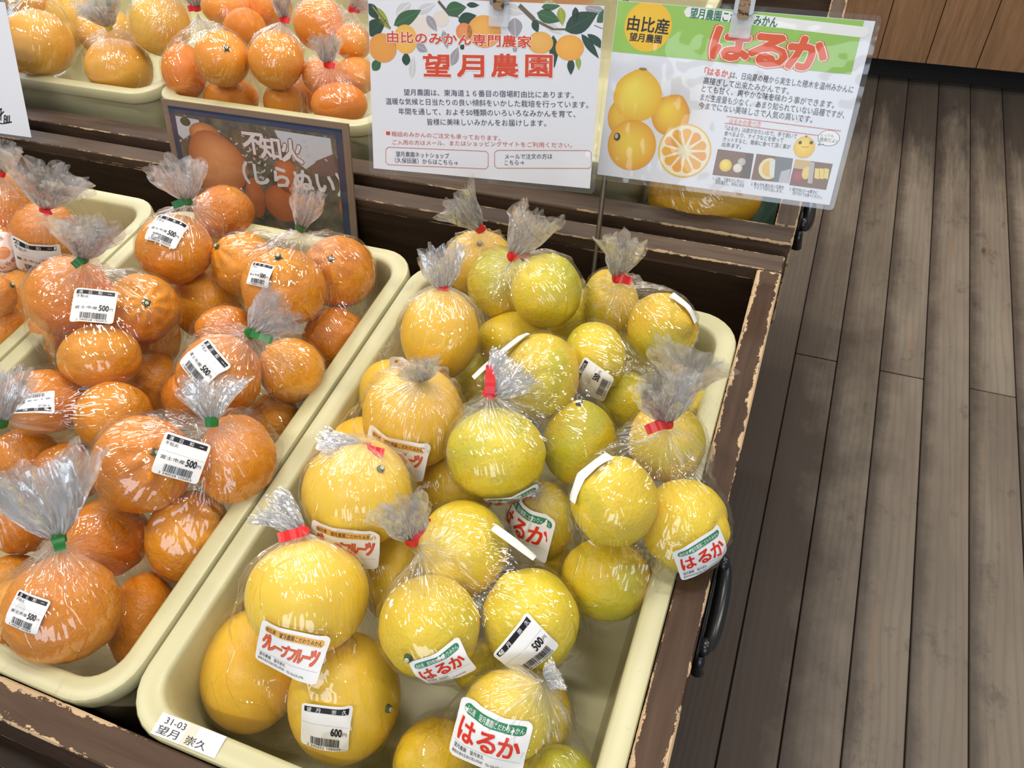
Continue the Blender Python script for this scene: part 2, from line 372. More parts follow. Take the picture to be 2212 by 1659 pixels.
c1 = empty('wooden_crate', (-.76, .46, .69), 'dark-stained wooden crate with pale worn edges, nearest the viewer, holding three cream trays', 'crate', 'stained wooden display crates')
board('bottom_panel', (-1.53, .06, .69), (-.026, .855, .702), W_IN, c1, 'x')
board('front_board', (-1.53, .056, .69), (-.0275, .0885, .84), W_HEAVY, c1, 'x', .0018)
board('back_board', (-1.53, .8555, .69), (.0045, .8895, .84), W_RAIL, c1, 'x', .0018)
board('back_lining', (-1.53, .849, .702), (-.0275, .8553, .826), W_IN, c1, 'x', 0)
board('side_board', (-.0265, .030, .69), (.0048, .8545, .84), W_HEAVY, c1, 'y', .0018)
board('side_board', (-1.56, .030, .69), (-1.531, .8545, .84), W_RAIL, c1, 'y', .0018)
handle(c1, .0048, .385, .805)
c2 = empty('wooden_crate', (-.76, 1.34, .70), 'dark-stained wooden crate of the second row behind the signs, green cloth at its end', 'crate', 'stained wooden display crates')
board('bottom_panel', (-1.53, .93, .70), (-.018, 1.75, .712), W_IN, c2, 'x')
board('front_board', (-1.53, .9035, .70), (.0100, .9415, .85), W_RAIL, c2, 'x', .0018)
board('back_board', (-1.53, 1.72, .70), (.0100, 1.75, .85), W_RAIL, c2, 'x', .0018)
board('side_board', (-.0190, .942, .70), (.0102, 1.7195, .85), W_RAIL, c2, 'y', .0018)
board('side_board', (-1.56, .9035, .70), (-1.531, 1.75, .85), W_RAIL, c2, 'y', .0018)
board('riser', (-1.50, .948, .712), (-.205, 1.70, .757), W_IN, c2, 'x')
handle(c2, .0102, 1.035, .815, .10)
# green liner cloth under the pomelo
n_ = 26; vs_, fs = [], []
for j in range(n_ + 1):
    for i in range(n_ + 1):
        u, v = i / n_, j / n_; x = -.200 + .178 * u; y = .945 + .30 * v
        e = min(u, 1 - u, v * 1.3); z = .730 + .075 * max(0, 1 - e * 7) + .007 * noise.noise(Vector((x * 30, y * 30, 0)))
        vs_.append((x, y, z))
for j in range(n_):
    for i in range(n_): a = j * (n_ + 1) + i; fs.append((a, a + 1, a + n_ + 2, a + n_ + 1))
tag(link('liner_cloth', mesh('liner_cloth', vs_, fs), M_CLOTH, None, None, True), 'dark green cloth lining the crate corner under the big pomelo', 'cloth')

# ------------------------------------------------------------------ trays
def rrect(x0, x1, y0, y1, r, seg=7):
    out = []
    for cx, cy, a0 in ((x1 - r, y1 - r, 0), (x0 + r, y1 - r, 90), (x0 + r, y0 + r, 180), (x1 - r, y0 + r, 270)):
        for k in range(seg + 1):
            a = math.radians(a0 + 90 * k / seg); out.append((cx + r * math.cos(a), cy + r * math.sin(a)))
    return out
def tray(x0, x1, y0, y1, zr, zb, label, r=.052):
    prof = [(.014, zb, 0), (.006, zr - .020, 0), (.001, zr - .020, 0), (0, zr - .016, 0), (0, zr - .003, 0), (.0012, zr - .0008, 0), (.004, zr, 0), (.019, zr - .0008, 0), (.022, zr - .0025, 0), (.0235, zr - .006, 0), (.026, zr - .05, 0), (.034, zb + .016, 0), (.040, zb + .007, 0), (.052, zb + .004, 0), (.10, zb + .004, 0)]
    rings = []; vs_ = []; fs = []
    cx, cy = (x0 + x1) / 2, (y0 + y1) / 2
    for ins, z, _ in prof:
        pts = rrect(x0 + ins, x1 - ins, y0 + ins, y1 - ins, max(.012, r - ins * .75))
        rings.append(len(vs_)); vs_ += [(p[0] - cx, p[1] - cy, z - zb) for p in pts]
    n = len(pts)
    for a, b in zip(rings, rings[1:]):
        for k in range(n): fs.append((a + k, b + k, b + (k + 1) % n, a + (k + 1) % n))
    fs.append(tuple(rings[-1] + k for k in range(n))); fs.append(tuple(rings[0] + k for k in reversed(range(n))))
    me = mesh('tray', vs_, fs)
    o = link('plastic_tray', me, M_TRAY, None, Vector((cx, cy, zb)), False)
    md = o.modifiers.new('sm', 'BEVEL'); md.width = .0008; md.limit_method = 'ANGLE'; md.angle_limit = math.radians(50)
    me.polygons.foreach_set('use_smooth', [True] * len(me.polygons))
    me.set_sharp_from_angle(angle=math.radians(40))
    return tag(o, label, 'tray', 'cream plastic trays')
TC = tray(-.4665, -.0275, .0900, .753, .842, .7035, 'cream plastic tray holding the yellow citrus, with a white name strip on its rim')
tray(-.9115, -.4705, .0900, .756, .842, .7035, 'cream plastic tray of orange mandarins in front of the blue-framed photo board')
tray(-1.3560, -.9155, .0900, .764, .842, .7035, 'cream plastic tray in the near crate, beside the white sign at the picture edge')
tray(-1.522, -1.0815, .966, 1.60, .890, .7575, 'cream plastic tray in the second crate holding amber citrus')
tray(-1.0780, -.6480, .966, 1.60, .890, .7575, 'cream plastic tray in the second crate holding small bright mandarins', .045)
tray(-.6440, -.2100, .966, 1.60, .890, .7575, 'cream plastic tray behind the two laminated posters', .045)

# ------------------------------------------------------------------ print: flat coloured shapes with text
_cache = {}
def text2d(s, bold):
    k = (s, bold)
    if k not in _cache:
        c = bpy.data.curves.new('t', 'FONT'); c.body = s; c.size = 1; c.resolution_u = 2; c.offset = bold
        o = bpy.data.objects.new('t', c); me = o.to_mesh()
        V = np.array([v.co[:2] for v in me.vertices]); F = [tuple(p.vertices) for p in me.polygons]
        o.to_mesh_clear(); bpy.data.objects.remove(o); bpy.data.curves.remove(c)
        x0, x1 = V[:, 0].min(), V[:, 0].max()
        cjk = any(ord(ch) > 0x2000 for ch in s)
        y0, y1 = (-.08, .86) if cjk else (V[:, 1].min(), V[:, 1].max())
        V = (V - [(x0 + x1) / 2, (y0 + y1) / 2]) / [x1 - x0, y1 - y0]
        _cache[k] = (V, F)
    return _cache[k]
class Print:
    """collects coloured polygons in sheet coordinates (u right, v up, metres), in layers"""
    def __init__(s): s.V = []; s.F = []; s.C = []
    def add(s, V, F, layer, cols):
        b = len(s.V)
        for i, v in enumerate(V): s.V.append((v[0], v[1], layer)); s.C.append(cols if isinstance(cols, tuple) else cols[i])
        s.F += [tuple(b + q for q in f) for f in F]
    def text(s, t, x0, y0, x1, y1, h, col, layer=3, bold=.0, outline=None, ow=.03):
        """text from (x0,y0) to (x1,y1), its vertical middle on that line, h high"""
        d = Vector((x1 - x0, y1 - y0)); L = d.length; d /= L; n = Vector((-d.y, d.x)); m = Vector(((x0 + x1) / 2, (y0 + y1) / 2))
        V, F = text2d(t, 0)
        for bo, cc, ly in ([(bold + ow, outline, layer - .8)] if outline else []) + [(bold, col, layer)]:
            sh = [(0, 0)] if bo < .003 else [(-.5, 0), (.5, 0)] if bo < .02 else [(math.cos(a), math.sin(a)) for a in (k * math.pi / 4 for k in range(8))] if bo > .06 else [(-.7, -.7), (.7, -.7), (-.7, .7), (.7, .7)]
            for k, (ox, oy) in enumerate(sh):
                s.add([m + d * (v[0] * L + ox * bo * h) + n * ((v[1] + oy * bo) * h) for v in V], F, ly + k * .05, cc)
    def rect(s, x0, y0, x1, y1, col, layer=1, nx=1, ny=1):
        V = [(x0 + (x1 - x0) * i / nx, y0 + (y1 - y0) * j / ny) for j in range(ny + 1) for i in range(nx + 1)]
        F = [(j * (nx + 1) + i, j * (nx + 1) + i + 1, (j + 1) * (nx + 1) + i + 1, (j + 1) * (nx + 1) + i) for j in range(ny) for i in range(nx)]
        s.add(V, F, layer, col)
    def quad(s, pts, col, layer=1): s.add(pts, [tuple(range(len(pts)))], layer, col)
    def line(s, a, b, w, col, layer=1, n=1):
        a, b = Vector(a), Vector(b); d = (b - a).normalized(); q = Vector((-d.y, d.x)) * w / 2
        for i in range(n):
            p0 = a.lerp(b, i / n); p1 = a.lerp(b, (i + 1) / n); s.quad([p0 - q, p1 - q, p1 + q, p0 + q], col, layer)
    def pill(s, a, b, w, col, layer=1, n=12):
        a, b = Vector(a), Vector(b); d = (b - a).normalized(); q = Vector((-d.y, d.x)); r = w / 2; L = (b - a).length
        cols = [-r + (L + 2 * r) * (1 - math.cos(math.pi * i / n)) / 2 for i in range(n + 1)]
        V = []; F = []
        for i, t in enumerate(cols):
            e = min(t + r, L + r - t); hw = math.sqrt(max(0, r * r - (r - e) ** 2)) if e < r else r
            V += [a + d * t - q * hw, a + d * t + q * hw]
            if i: F.append((2 * i - 2, 2 * i, 2 * i + 1, 2 * i - 1))
        s.add(V, F, layer, col)
    def blob(s, c, rx, ry, rot, cin, cout, layer=1, n=28, shape=None, light=(-.25, .3), rings=6):
        """shaded ellipse of print: colour runs from cin at the lit spot to cout at the rim"""
        V = [(light[0], light[1])]; C = [cin]; F = []
        for k in range(1, rings + 1):
            t = k / rings
            for i in range(n):
                a = 2 * math.pi * i / n; R = shape(a) if shape else 1
                V.append((light[0] * (1 - t) + math.cos(a) * R * t, light[1] * (1 - t) + math.sin(a) * R * t)); C.append(tuple(cin[j] * (1 - t ** 1.6) + cout[j] * t ** 1.6 for j in range(3)))
        for i in range(n): F.append((0, 1 + i, 1 + (i + 1) % n))
        for k in range(rings - 1):
            for i in range(n):
                a = 1 + k * n + i; b2 = 1 + k * n + (i + 1) % n; F.append((a, a + n, b2 + n, b2))
        cr, sr = math.cos(rot), math.sin(rot)
        s.add([(c[0] + x * rx * cr - y * ry * sr, c[1] + x * rx * sr + y * ry * cr) for x, y in V], F, layer, C)
    def leaf(s, a, b, w, col, layer=1):
        a, b = Vector(a), Vector(b); d = b - a; q = Vector((-d.y, d.x)).normalized(); n = 8
        P = [a + d * (i / n) + q * w * math.sin(math.pi * (i / n) ** .8) / 2 for i in range(n + 1)] + [a + d * (i / n) - q * w * math.sin(math.pi * (i / n) ** .8) / 2 for i in range(n - 1, 0, -1)]
        s.quad(P, col, layer); s.line(a, b, w * .04, tuple(min(1, c * 1.8) for c in col), layer + .2)
    def build(s, name, fn, parent, step=.00018):
        pts = fn(np.array(s.V) * [1, 1, step])
        me = mesh(name, pts, s.F); A = me.color_attributes.new('col', 'FLOAT_COLOR', 'POINT')
        A.data.foreach_set('color', np.array([(*c[:3], 1) for c in s.C], dtype=np.float32).ravel())
        return link(name, me, M_PRINT, parent)
K = (.012, .012, .016); RED = (.66, .055, .012); NAVY = (.015, .02, .06); WHITE = (.86, .86, .88)

def barcode(p, x0, x1, y0, y1, seed):
    rr = random.Random(seed); x = x0
    while x < x1:
        w = rr.choice((.25, .35, .6, .8)) * .001
        if x + w > x1: break
        p.rect(x, y0, x + w, y1, K, 2); x += w + rr.choice((.3, .35, .6)) * .001
def price_print(kind, W, H):
    p = Print(); a, b = -W / 2, W / 2; t = H / 2
    p.rect(a + .06 * W, t - .17 * H, b - .06 * W, t - .05 * H, K, 1, 10, 1)
    S = kind == 'ps'
    for i, ch in enumerate('渡辺和一' if S else '望月崇久'):
        x = a + W * ((.17, .38, .60, .82) if S else (.16, .34, .66, .86))[i]
        p.text(ch, x - .045 * W, t - .11 * H, x + .045 * W, t - .11 * H, .10 * H, WHITE, 2)
    if S: p.text('不知火', a + .07 * W, t - .24 * H, a + .36 * W, t - .24 * H, .095 * H, K, 2)
    p.line((a + .02 * W, t - .43 * H), (b - .02 * W, t - .43 * H), .0002, (.3, .3, .32), 1, 8)
    if S: p.text('富士市産', a + .08 * W, t - .57 * H, a + .60 * W, t - .57 * H, .09 * H, K, 2, .004)
    p.text('600' if kind == 'pg' else '500', a + .63 * W, t - .56 * H, a + .85 * W, t - .56 * H, .17 * H, K, 2, .045)
    p.text('円', a + .87 * W, t - .58 * H, a + .95 * W, t - .58 * H, .085 * H, K, 2)
    barcode(p, a + .22 * W, a + .84 * W, -t + .10 * H, -t + .28 * H, 3)
    p.text('2 340028 105003' if S else ('2 341032 106009' if kind == 'pg' else '2 341032 105002'), a + .15 * W, -t + .055 * H, a + .85 * W, -t + .055 * H, .06 * H, K, 2)
    return p
def brand_print(kind, W, H):
    p = Print(); a, b = -W / 2, W / 2; t = H / 2; g = kind == 'bg'
    pc = (.78, .42, .10) if g else (.03, .22, .10)
    p.pill((a + .13 * W, t - .15 * H), (b - .11 * W, t - .15 * H), .15 * H, pc, 1, 16)
    p.text('由比産　望月農園こだわりみかん', a + .10 * W, t - .15 * H, b - .08 * W, t - .15 * H, .105 * H, K if g else WHITE, 2, .006)
    if g:
        for i, ch in enumerate('グレープフルーツ'):
            u = (i - 3.5) / 3.5; x = (.8 * W) * u / 2 * .92; y = .055 * H - .035 * H * (1 - u * u); hh = (.34 + .10 * abs(u)) * H
            p.text(ch, x - .055 * W, y, x + .055 * W, y, hh * .9, (.78, .16, .05), 2, .018, (.62, .04, .01), .03)
    else:
        for i, (ch, w) in enumerate(zip('はるか', (.25, .25, .27))):
            x = a + W * (.20, .50, .79)[i]; p.text(ch, x - w * W / 2, .03 * H, x + w * W / 2, .03 * H, .43 * H, (.72, .035, .015), 2, .03)
    p.line((a + .04 * W, t - .72 * H), (b - .04 * W, t - .72 * H), .0002, (.2, .2, .22), 1, 10)
    p.text('望月農園　望月崇久', a + .06 * W, t - .79 * H, a + .50 * W, t - .79 * H, .085 * H, K, 2, .004)
    p.text('静岡市清水区由比西山寺585　TEL 054-375-2996', a + .05 * W, t - .90 * H, a + .80 * W, t - .90 * H, .065 * H, K, 2)
    return p
def round_print(W, H):
    p = Print(); p.blob((0, 0), W * .44, H * .44, 0, (.86, .80, .76), (.85, .72, .66), 1)
    p.blob((0, 0), W * .17, H * .15, 0, (.9, .45, .25), (.85, .30, .12), 2)
    p.text('しらぬい', -W * .3, -H * .27, W * .3, -H * .27, H * .14, (.6, .05, .03), 3, .01); p.text('静岡の味', -W * .25, H * .28, W * .25, H * .28, H * .11, (.35, .12, .06), 3)
    return p
def label_sheet(W, H, r, n=14):
    V = []; F = []
    for j in range(n + 1):
        for i in range(n + 1):
            x = -W / 2 + W * i / n; y = -H / 2 + H * j / n
            ax = abs(x) - (W / 2 - r); ay = abs(y) - (H / 2 - r)
            if ax > 0 and ay > 0:
                k = max(ax, ay) / math.hypot(ax, ay); x = math.copysign(W / 2 - r + ax * k, x); y = math.copysign(H / 2 - r + ay * k, y)
            V.append((x, y, 0))
    for j in range(n):
        for i in range(n): a = j * (n + 1) + i; F.append((a, a + 1, a + n + 2, a + n + 1))
    return V, F

# bag: fruit kind, fruit (px, py, half width px, half height px, drop below eye, stem place, phrase), neck, top end, top width, tie, tail, stickers, label, short phrase
BAGS = [
 ('G1', 'G', [(665, 1288, 131, 122, 0.676, None, 'big pale grapefruit at the top of the'), (545, 1447, 107, 128, 0.771, None, 'round grapefruit at the foot of the'), (745, 1505, 120, 135, 0.76, (0.78, -0.18), 'grapefruit behind the price label of the')],
  (652, 1150, 0.635), (585, 1088, 0.02), 80, 'r', (-42, 10), [('bg', 624, 1410, 17, 152), ('pg', 703, 1570, 7, 108)], 'clear bag of three grapefruits nearest the viewer, red tie, 600 yen price label', 'bag priced 600 yen'),
 ('G2', 'G', [(772, 1065, 118, 120, 0.655, (0.4, 0.42), 'pale grapefruit with a dark stem scar in the'), (855, 1235, 80, 105, 0.754, None, 'half-hidden grapefruit low in the')],
  (792, 972, 0.612), (700, 985, 0.005), 95, 'r', (28, 6), [('bg', 742, 1182, 8, 150)], 'clear grapefruit bag with its tied neck lying flat, behind the bag priced 600 yen', 'bag whose neck lies flat'),
 ('G3', 'G', [(893, 900, 110, 112, 0.654, None, 'big grapefruit at the top of the'), (785, 970, 75, 70, 0.735, None, 'grapefruit under the upper one in the'), (985, 1055, 85, 80, 0.735, None, 'grapefruit showing beneath the brand label of the')],
  (915, 822, 0.6), (905, 785, 0.03), 80, None, None, [('bg', 852, 985, 14, 142)], 'clear grapefruit bag with a short crumpled top and no tie in sight', 'untied-looking grapefruit bag'),
 ('G4', 'G', [(950, 722, 84, 100, 0.647, None, 'tall oval grapefruit in the'), (845, 850, 70, 75, 0.725, None, 'shadowed grapefruit low in the')],
  (958, 625, 0.6), (950, 545, 0.045), 85, 'r', (8, 0), [('bg', 905, 822, 4, 130)], 'clear bag with an upright frosted top, grapefruit against the tray side', 'bag with the frosted upright top'),
 ('G5', 'G', [(1035, 572, 78, 74, 0.69, (0.02, 0.6), 'orange-tinted grapefruit with a green stem in the')],
  (1036, 492, 0.62), (985, 440, 0.05), 75, 'r', (8, 4), [('bg', 1000, 642, 0, 130)], 'clear grapefruit bag farthest back in the tray, flared top, red tie', 'farthest grapefruit bag'),
 ('H1', 'H', [(1180, 628, 77, 80, 0.621, None, 'large round yellow citrus at the top of the'), (1075, 612, 65, 75, 0.66, None, 'greenish citrus beneath the tie of the'), (1112, 738, 82, 64, 0.697, None, 'deeper yellow citrus low in the'), (1232, 690, 58, 55, 0.715, None, 'shaded yellow citrus tucked behind in the')],
  (1108, 552, 0.595), (1160, 470, 0.06), 80, 'r', (28, -6), [('bk', 1277, 660, 70, 88)], 'clear bag of yellow citrus by the back board, top flaring high, red flag tie', 'bag with the high flaring top'),
 ('H2', 'H', [(1430, 712, 74, 80, 0.652, None, 'round yellow citrus before the dark board in the'), (1318, 655, 60, 75, 0.67, None, 'speckled citrus beneath the tie of the')],
  (1333, 598, 0.61), (1347, 522, 0.06), 72, 'r', (24, 8), [('bk', 1481, 662, 48, 80)], 'clear bag of yellow citrus at the back corner by the sign pole, red tie', 'bag at the back corner'),
 ('H3', 'H', [(1283, 772, 68, 78, 0.657, None, 'bright greenish citrus of the'), (1355, 800, 55, 75, 0.734, None, 'golden citrus beside the greenish one in the'), (1352, 862, 64, 60, 0.713, None, 'citrus low under the clear top of the'), (1475, 868, 55, 55, 0.724, None, 'dark shaded citrus by the rim in the')],
  (1478, 842, 0.63), (1502, 775, 0.05), 130, 'r', (14, 6), [('ph', 1280, 824, -58, 84)], 'clear bag of yellow citrus with a wide clear top lying over the tray rim', 'bag with its top over the rim'),
 ('H4', 'H', [(1072, 980, 108, 98, 0.643, None, 'large pale yellow citrus at the front of the'), (1170, 812, 82, 92, 0.634, None, 'scarred citrus behind the neck of the'), (1252, 958, 80, 92, 0.681, (0.0, 0.86), 'citrus with a green stem button in the'), (1035, 822, 58, 60, 0.753, None, 'shaded citrus under the crumpled top of the')],
  (1058, 850, 0.59), (1112, 790, 0.02), 105, 'r', (2, -52), [('bh', 1108, 1078, -14, 120), ('bk', 1082, 768, -40, 150)], 'clear bag of yellow citrus mid-tray with a standing strip of red tie', 'bag with the standing red strip'),
 ('H5', 'H', [(1327, 1082, 94, 96, 0.63, None, 'bright yellow citrus in the middle of the'), (1440, 955, 82, 88, 0.662, None, 'greenish citrus behind the tie of the'), (1480, 1135, 92, 100, 0.672, None, 'yellow citrus hanging over the crate side from the'), (1310, 1250, 98, 88, 0.721, None, 'lowest citrus with a wrinkled base in the')],
  (1440, 912, 0.595), (1432, 835, 0.06), 120, 'r', (-36, 14), [('bk', 1266, 1025, -60, 130), ('bh', 1518, 1200, -22, 120)], 'large clear bag of four yellow citrus leaning over the crate side', 'bag leaning over the crate side'),
 ('H6', 'H', [(1170, 1125, 70, 85, 0.72, None, 'green-tinged citrus behind the brand label of the'), (1200, 1240, 60, 60, 0.776, None, 'small olive citrus in the gap below the')],
  (1165, 1062, 0.66), (1150, 1050, 0.01), 30, None, None, [('bh', 1126, 1142, 12, 142)], 'clear bag of green-tinged citrus under its green and red brand label', 'bag under the green and red label'),
 ('H7', 'H', [(1000, 1185, 98, 102, 0.684, None, 'rough olive-yellow citrus at the back of the'), (928, 1352, 109, 107, 0.675, (-0.37, -0.57), 'citrus with a white-cut stem in the'), (1145, 1338, 104, 107, 0.7, None, 'citrus behind the tilted price label of the'), (1055, 1440, 80, 60, 0.774, None, 'hidden citrus underneath the')],
  (890, 1165, 0.605), (870, 1095, 0.05), 110, 'r', (26, -40), [('bh', 957, 1440, -28, 120), ('ph', 1137, 1404, -42, 112), ('bk', 1108, 1175, 60, 112)], 'clear bag of yellow citrus with long stretched pleats and a tilted 500 yen label', 'bag with the tilted 500 yen label'),
 ('H8', 'H', [(1095, 1545, 98, 95, 0.702, None, 'golden citrus above the brand label of the'), (1165, 1545, 70, 85, 0.775, None, 'citrus half behind the golden one in the'), (940, 1648, 90, 92, 0.777, None, 'citrus low beside the brand label of the'), (1205, 1690, 85, 75, 0.767, None, 'lowest yellow citrus in the')],
  (1178, 1468, 0.66), (1205, 1455, 0.0), 60, None, None, [('bh', 1052, 1604, 13, 170)], 'clear bag of yellow citrus at the front edge, big red lettering on its label', 'bag with the biggest red lettering'),
 ('S1', 'S', [(135, 1315, 118, 114, 0.688, None, 'big orange mandarin behind the price label of the'), (235, 1162, 82, 84, 0.735, None, 'mandarin just behind the neck of the'), (308, 1340, 70, 102, 0.777, None, 'amber mandarin standing by the tray side in the'), (20, 1345, 75, 90, 0.753, None, 'shaded mandarin low in the')],
  (125, 1162, 0.62), (80, 1015, 0.06), 175, 'g', (4, 18), [('ps', 58, 1322, 19, 80)], 'clear mandarin bag nearest the viewer with a huge crumpled top and green tie', 'bag with the huge crumpled top'),
 ('S2', 'S', [(308, 1002, 104, 106, 0.659, (0.23, 0.2), 'largest mandarin with its stem showing in the'), (512, 992, 82, 95, 0.681, None, 'mandarin by the tray side in the'), (405, 1158, 86, 98, 0.741, (0.8, 0.25), 'mandarin lying beneath the'), (595, 910, 55, 60, 0.745, None, 'shaded mandarin behind the')],
  (457, 910, 0.615), (455, 830, 0.03), 110, 'g', (8, 2), [('ps', 392, 990, 19, 98)], 'wide clear mandarin bag spanning the tray, green tie above its price label', 'wide mandarin bag spanning the tray'),
 ('S3', 'S', [(475, 812, 88, 90, 0.656, None, 'mandarin behind the tilted label of the'), (630, 800, 68, 70, 0.688, None, 'smooth amber mandarin by the tray side in the'), (405, 860, 55, 58, 0.735, None, 'ribbed mandarin low in the'), (487, 712, 62, 52, 0.685, None, 'wrinkled mandarin above the tie of the')],
  (543, 718, 0.61), (610, 668, 0.03), 100, 'g', (38, 14), [('ps', 436, 782, 48, 88)], 'clear mandarin bag with a long green tie tail and steeply tilted price label', 'mandarin bag with the long green tail'),
 ('S4', 'S', [(613, 622, 88, 86, 0.647, (-0.1, 0.7), 'wrinkled mandarin in the middle of the'), (733, 588, 77, 78, 0.685, (-0.2, 0.33), 'mandarin with a star stem in the'), (722, 738, 68, 76, 0.741, (0.8, 0.3), 'mandarin low by the tray side in the'), (528, 572, 66, 70, 0.688, (-0.75, 0.5), 'mandarin with sideways stem in the')],
  (650, 490, 0.6), (672, 420, 0.06), 55, 'g', (2, 10), [('ps', 560, 592, 16, 56)], 'clear mandarin bag leaning on the blue-framed board, narrow twisted top', 'mandarin bag leaning on the board'),
 ('S5', 'S', [(378, 538, 78, 74, 0.653, None, 'pale orange mandarin behind the price label of the'), (485, 460, 62, 58, 0.683, None, 'mandarin touching the board in the'), (450, 658, 76, 78, 0.747, None, 'deep orange mandarin at the bottom of the')],
  (405, 432, 0.6), (385, 362, 0.055), 92, 'g', (-26, 10), [('ps', 358, 497, 20, 72)], 'clear mandarin bag at the back of the tray in front of the board', 'mandarin bag before the photo board'),
 ('S6', 'S', [(150, 642, 88, 86, 0.648, None, 'mandarin beneath the green tie of the'), (308, 665, 76, 74, 0.665, (0.1, 0.12), 'green-stemmed mandarin in the'), (217, 772, 82, 70, 0.673, None, 'amber mandarin at the foot of the'), (328, 735, 60, 62, 0.747, None, 'shaded mandarin under the stem one in the'), (115, 730, 50, 70, 0.727, None, 'mandarin against the tray side in the')],
  (180, 558, 0.59), (190, 485, 0.06), 98, 'g', (-16, 12), [('ps', 203, 662, -3, 86)], 'clear bag of five mandarins with a level price label, green tie', 'mandarin bag with the level price label'),
 ('S7', 'S', [(95, 868, 88, 70, 0.698, None, 'mandarin behind the upside-down label of the'), (245, 898, 78, 74, 0.7, None, 'smooth mandarin beside the upside-down label of the'), (333, 828, 58, 66, 0.759, None, 'dark orange mandarin at the tray bottom behind the'), (130, 800, 50, 45, 0.79, None, 'small dark mandarin by the tray wall behind the')],
  (2, 912, 0.62), (18, 815, 0.05), 75, 'g', (6, 4), [('ps', 68, 872, 150, 88)], 'clear mandarin bag with its price label upside down', 'bag with the upside-down label'),
 ('S8', 'S', [(45, 1130, 70, 65, 0.744, None, 'orange mandarin peeking out of the'), (150, 1020, 70, 65, 0.744, None, 'mandarin seen through the plastic over the'), (30, 1258, 60, 60, 0.785, None, 'lowest mandarin of the'), (55, 985, 66, 60, 0.764, None, 'shaded mandarin nearest the upside-down label in the')],
  (-30, 1060, 0.66), (-60, 1000, 0.03), 60, 'g', (4, 4), [], 'clear mandarin bag mostly under the huge crumpled top of its neighbour', 'bag under the crumpled top'),
 ('L1', 'S', [(100, 502, 68, 64, 0.663, None, 'mandarin beneath the red tie of the'), (95, 600, 65, 68, 0.759, None, 'mandarin behind the price label of the'), (200, 552, 35, 32, 0.775, None, 'small yellow-orange mandarin beside the')],
  (97, 450, 0.6), (112, 375, 0.06), 118, 'r', (6, 10), [('ps', 78, 560, 24, 96)], 'clear mandarin bag in the tray beyond the bag of five, wide clear top, red tie', 'red-tied mandarin bag with the wide top'),
 ('L2', 'S', [(10, 440, 62, 80, 0.659, None, 'mandarin at the top of the'), (0, 540, 60, 50, 0.682, None, 'mandarin behind the round sticker of the')],
  (2, 372, 0.6), (12, 318, 0.04), 55, 'r', (4, 6), [('rd', 6, 546, -30, 86)], 'clear mandarin bag with a round pinkish sticker', 'bag with the round sticker'),
 ('L3', 'S', [(-10, 640, 42, 45, 0.672, (0.7, 0.5), 'dark-stemmed mandarin in the'), (20, 715, 50, 60, 0.731, None, 'lower mandarin in the'), (50, 640, 55, 58, 0.729, None, 'shaded mandarin beside the lower one in the')],
  (-55, 640, 0.62), (-80, 600, 0.03), 50, 'r', (4, 4), [], 'clear mandarin bag cut by the picture edge, without a visible label', 'mandarin bag without a label'),
 ('D1', 'Y', [(85, 93, 70, 68, 0.612, None, 'large round amber citrus in the'), (20, 165, 40, 52, 0.672, None, 'amber citrus low behind the white sign, in the'), (70, 0, 55, 45, 0.625, None, 'upper amber citrus in the'), (155, 40, 50, 55, 0.653, None, 'amber citrus in the middle of the')],
  (75, -40, 0.53), (70, -90, 0.04), 70, 'y', (4, 4), [], 'clear bag of amber citrus at the far end of the second crate', 'farthest amber citrus bag'),
 ('D2', 'Y', [(258, 147, 69, 60, 0.655, None, 'amber citrus resting at the tray rim in the'), (232, 72, 60, 52, 0.647, None, 'amber citrus beneath the yellow tie of the')],
  (234, 58, 0.585), (212, 5, 0.05), 75, 'y', (4, 6), [], 'clear bag of amber citrus at the tray rim, yellow tie', 'yellow-tied citrus bag'),
 ('D3', 'Y', [(346, 52, 62, 66, 0.595, None, 'oval amber citrus in the')],
  (370, -35, 0.53), (380, -80, 0.04), 60, 'y', (4, 4), [], 'clear bag with one amber citrus beside the small mandarins', 'single-citrus bag'),
 ('E1', 'M', [(480, 127, 58, 58, 0.605, (0.2, 0.38), 'small mandarin with a star stem in the'), (398, 155, 46, 57, 0.637, None, 'small tilted mandarin at the tray corner in the'), (500, 212, 58, 42, 0.686, None, 'small mandarin at the bottom of the')],
  (425, 16, 0.555), (410, -35, 0.05), 45, 'r', (-14, 2), [], 'clear bag of small mandarins at the tray corner above the photo board', 'small mandarin bag at the tray corner'),
 ('E2', 'M', [(597, 130, 59, 60, 0.611, None, 'round small mandarin in the'), (612, 220, 42, 42, 0.688, None, 'small dark mandarin underneath the')],
  (613, 40, 0.56), (607, -20, 0.05), 42, 'r', (8, 4), [], 'clear bag of small mandarins in the middle of its tray, red tie', 'middle small mandarin bag'),
 ('E3', 'M', [(733, 225, 60, 45, 0.667, None, 'small mandarin at the tray rim in the'), (700, 165, 46, 40, 0.648, None, 'small mandarin beneath the tie of the'), (768, 165, 46, 40, 0.674, None, 'small mandarin beside the poster in the'), (662, 205, 38, 38, 0.707, None, 'small mandarin squeezed low in the')],
  (708, 138, 0.61), (703, 85, 0.045), 55, 'r', (10, 4), [], 'clear bag of small mandarins at the tray rim, low spiky top', 'small mandarin bag with the spiky top'),
 ('E4', 'M', [(690, 52, 55, 55, 0.618, None, 'larger small mandarin in the'), (762, 92, 40, 38, 0.638, None, 'small mandarin tucked against the poster in the')],
  (760, 18, 0.58), (790, -10, 0.03), 55, 'r', (12, 4), [], 'clear bag of small mandarins touching the orchard poster', 'small mandarin bag touching the poster'),
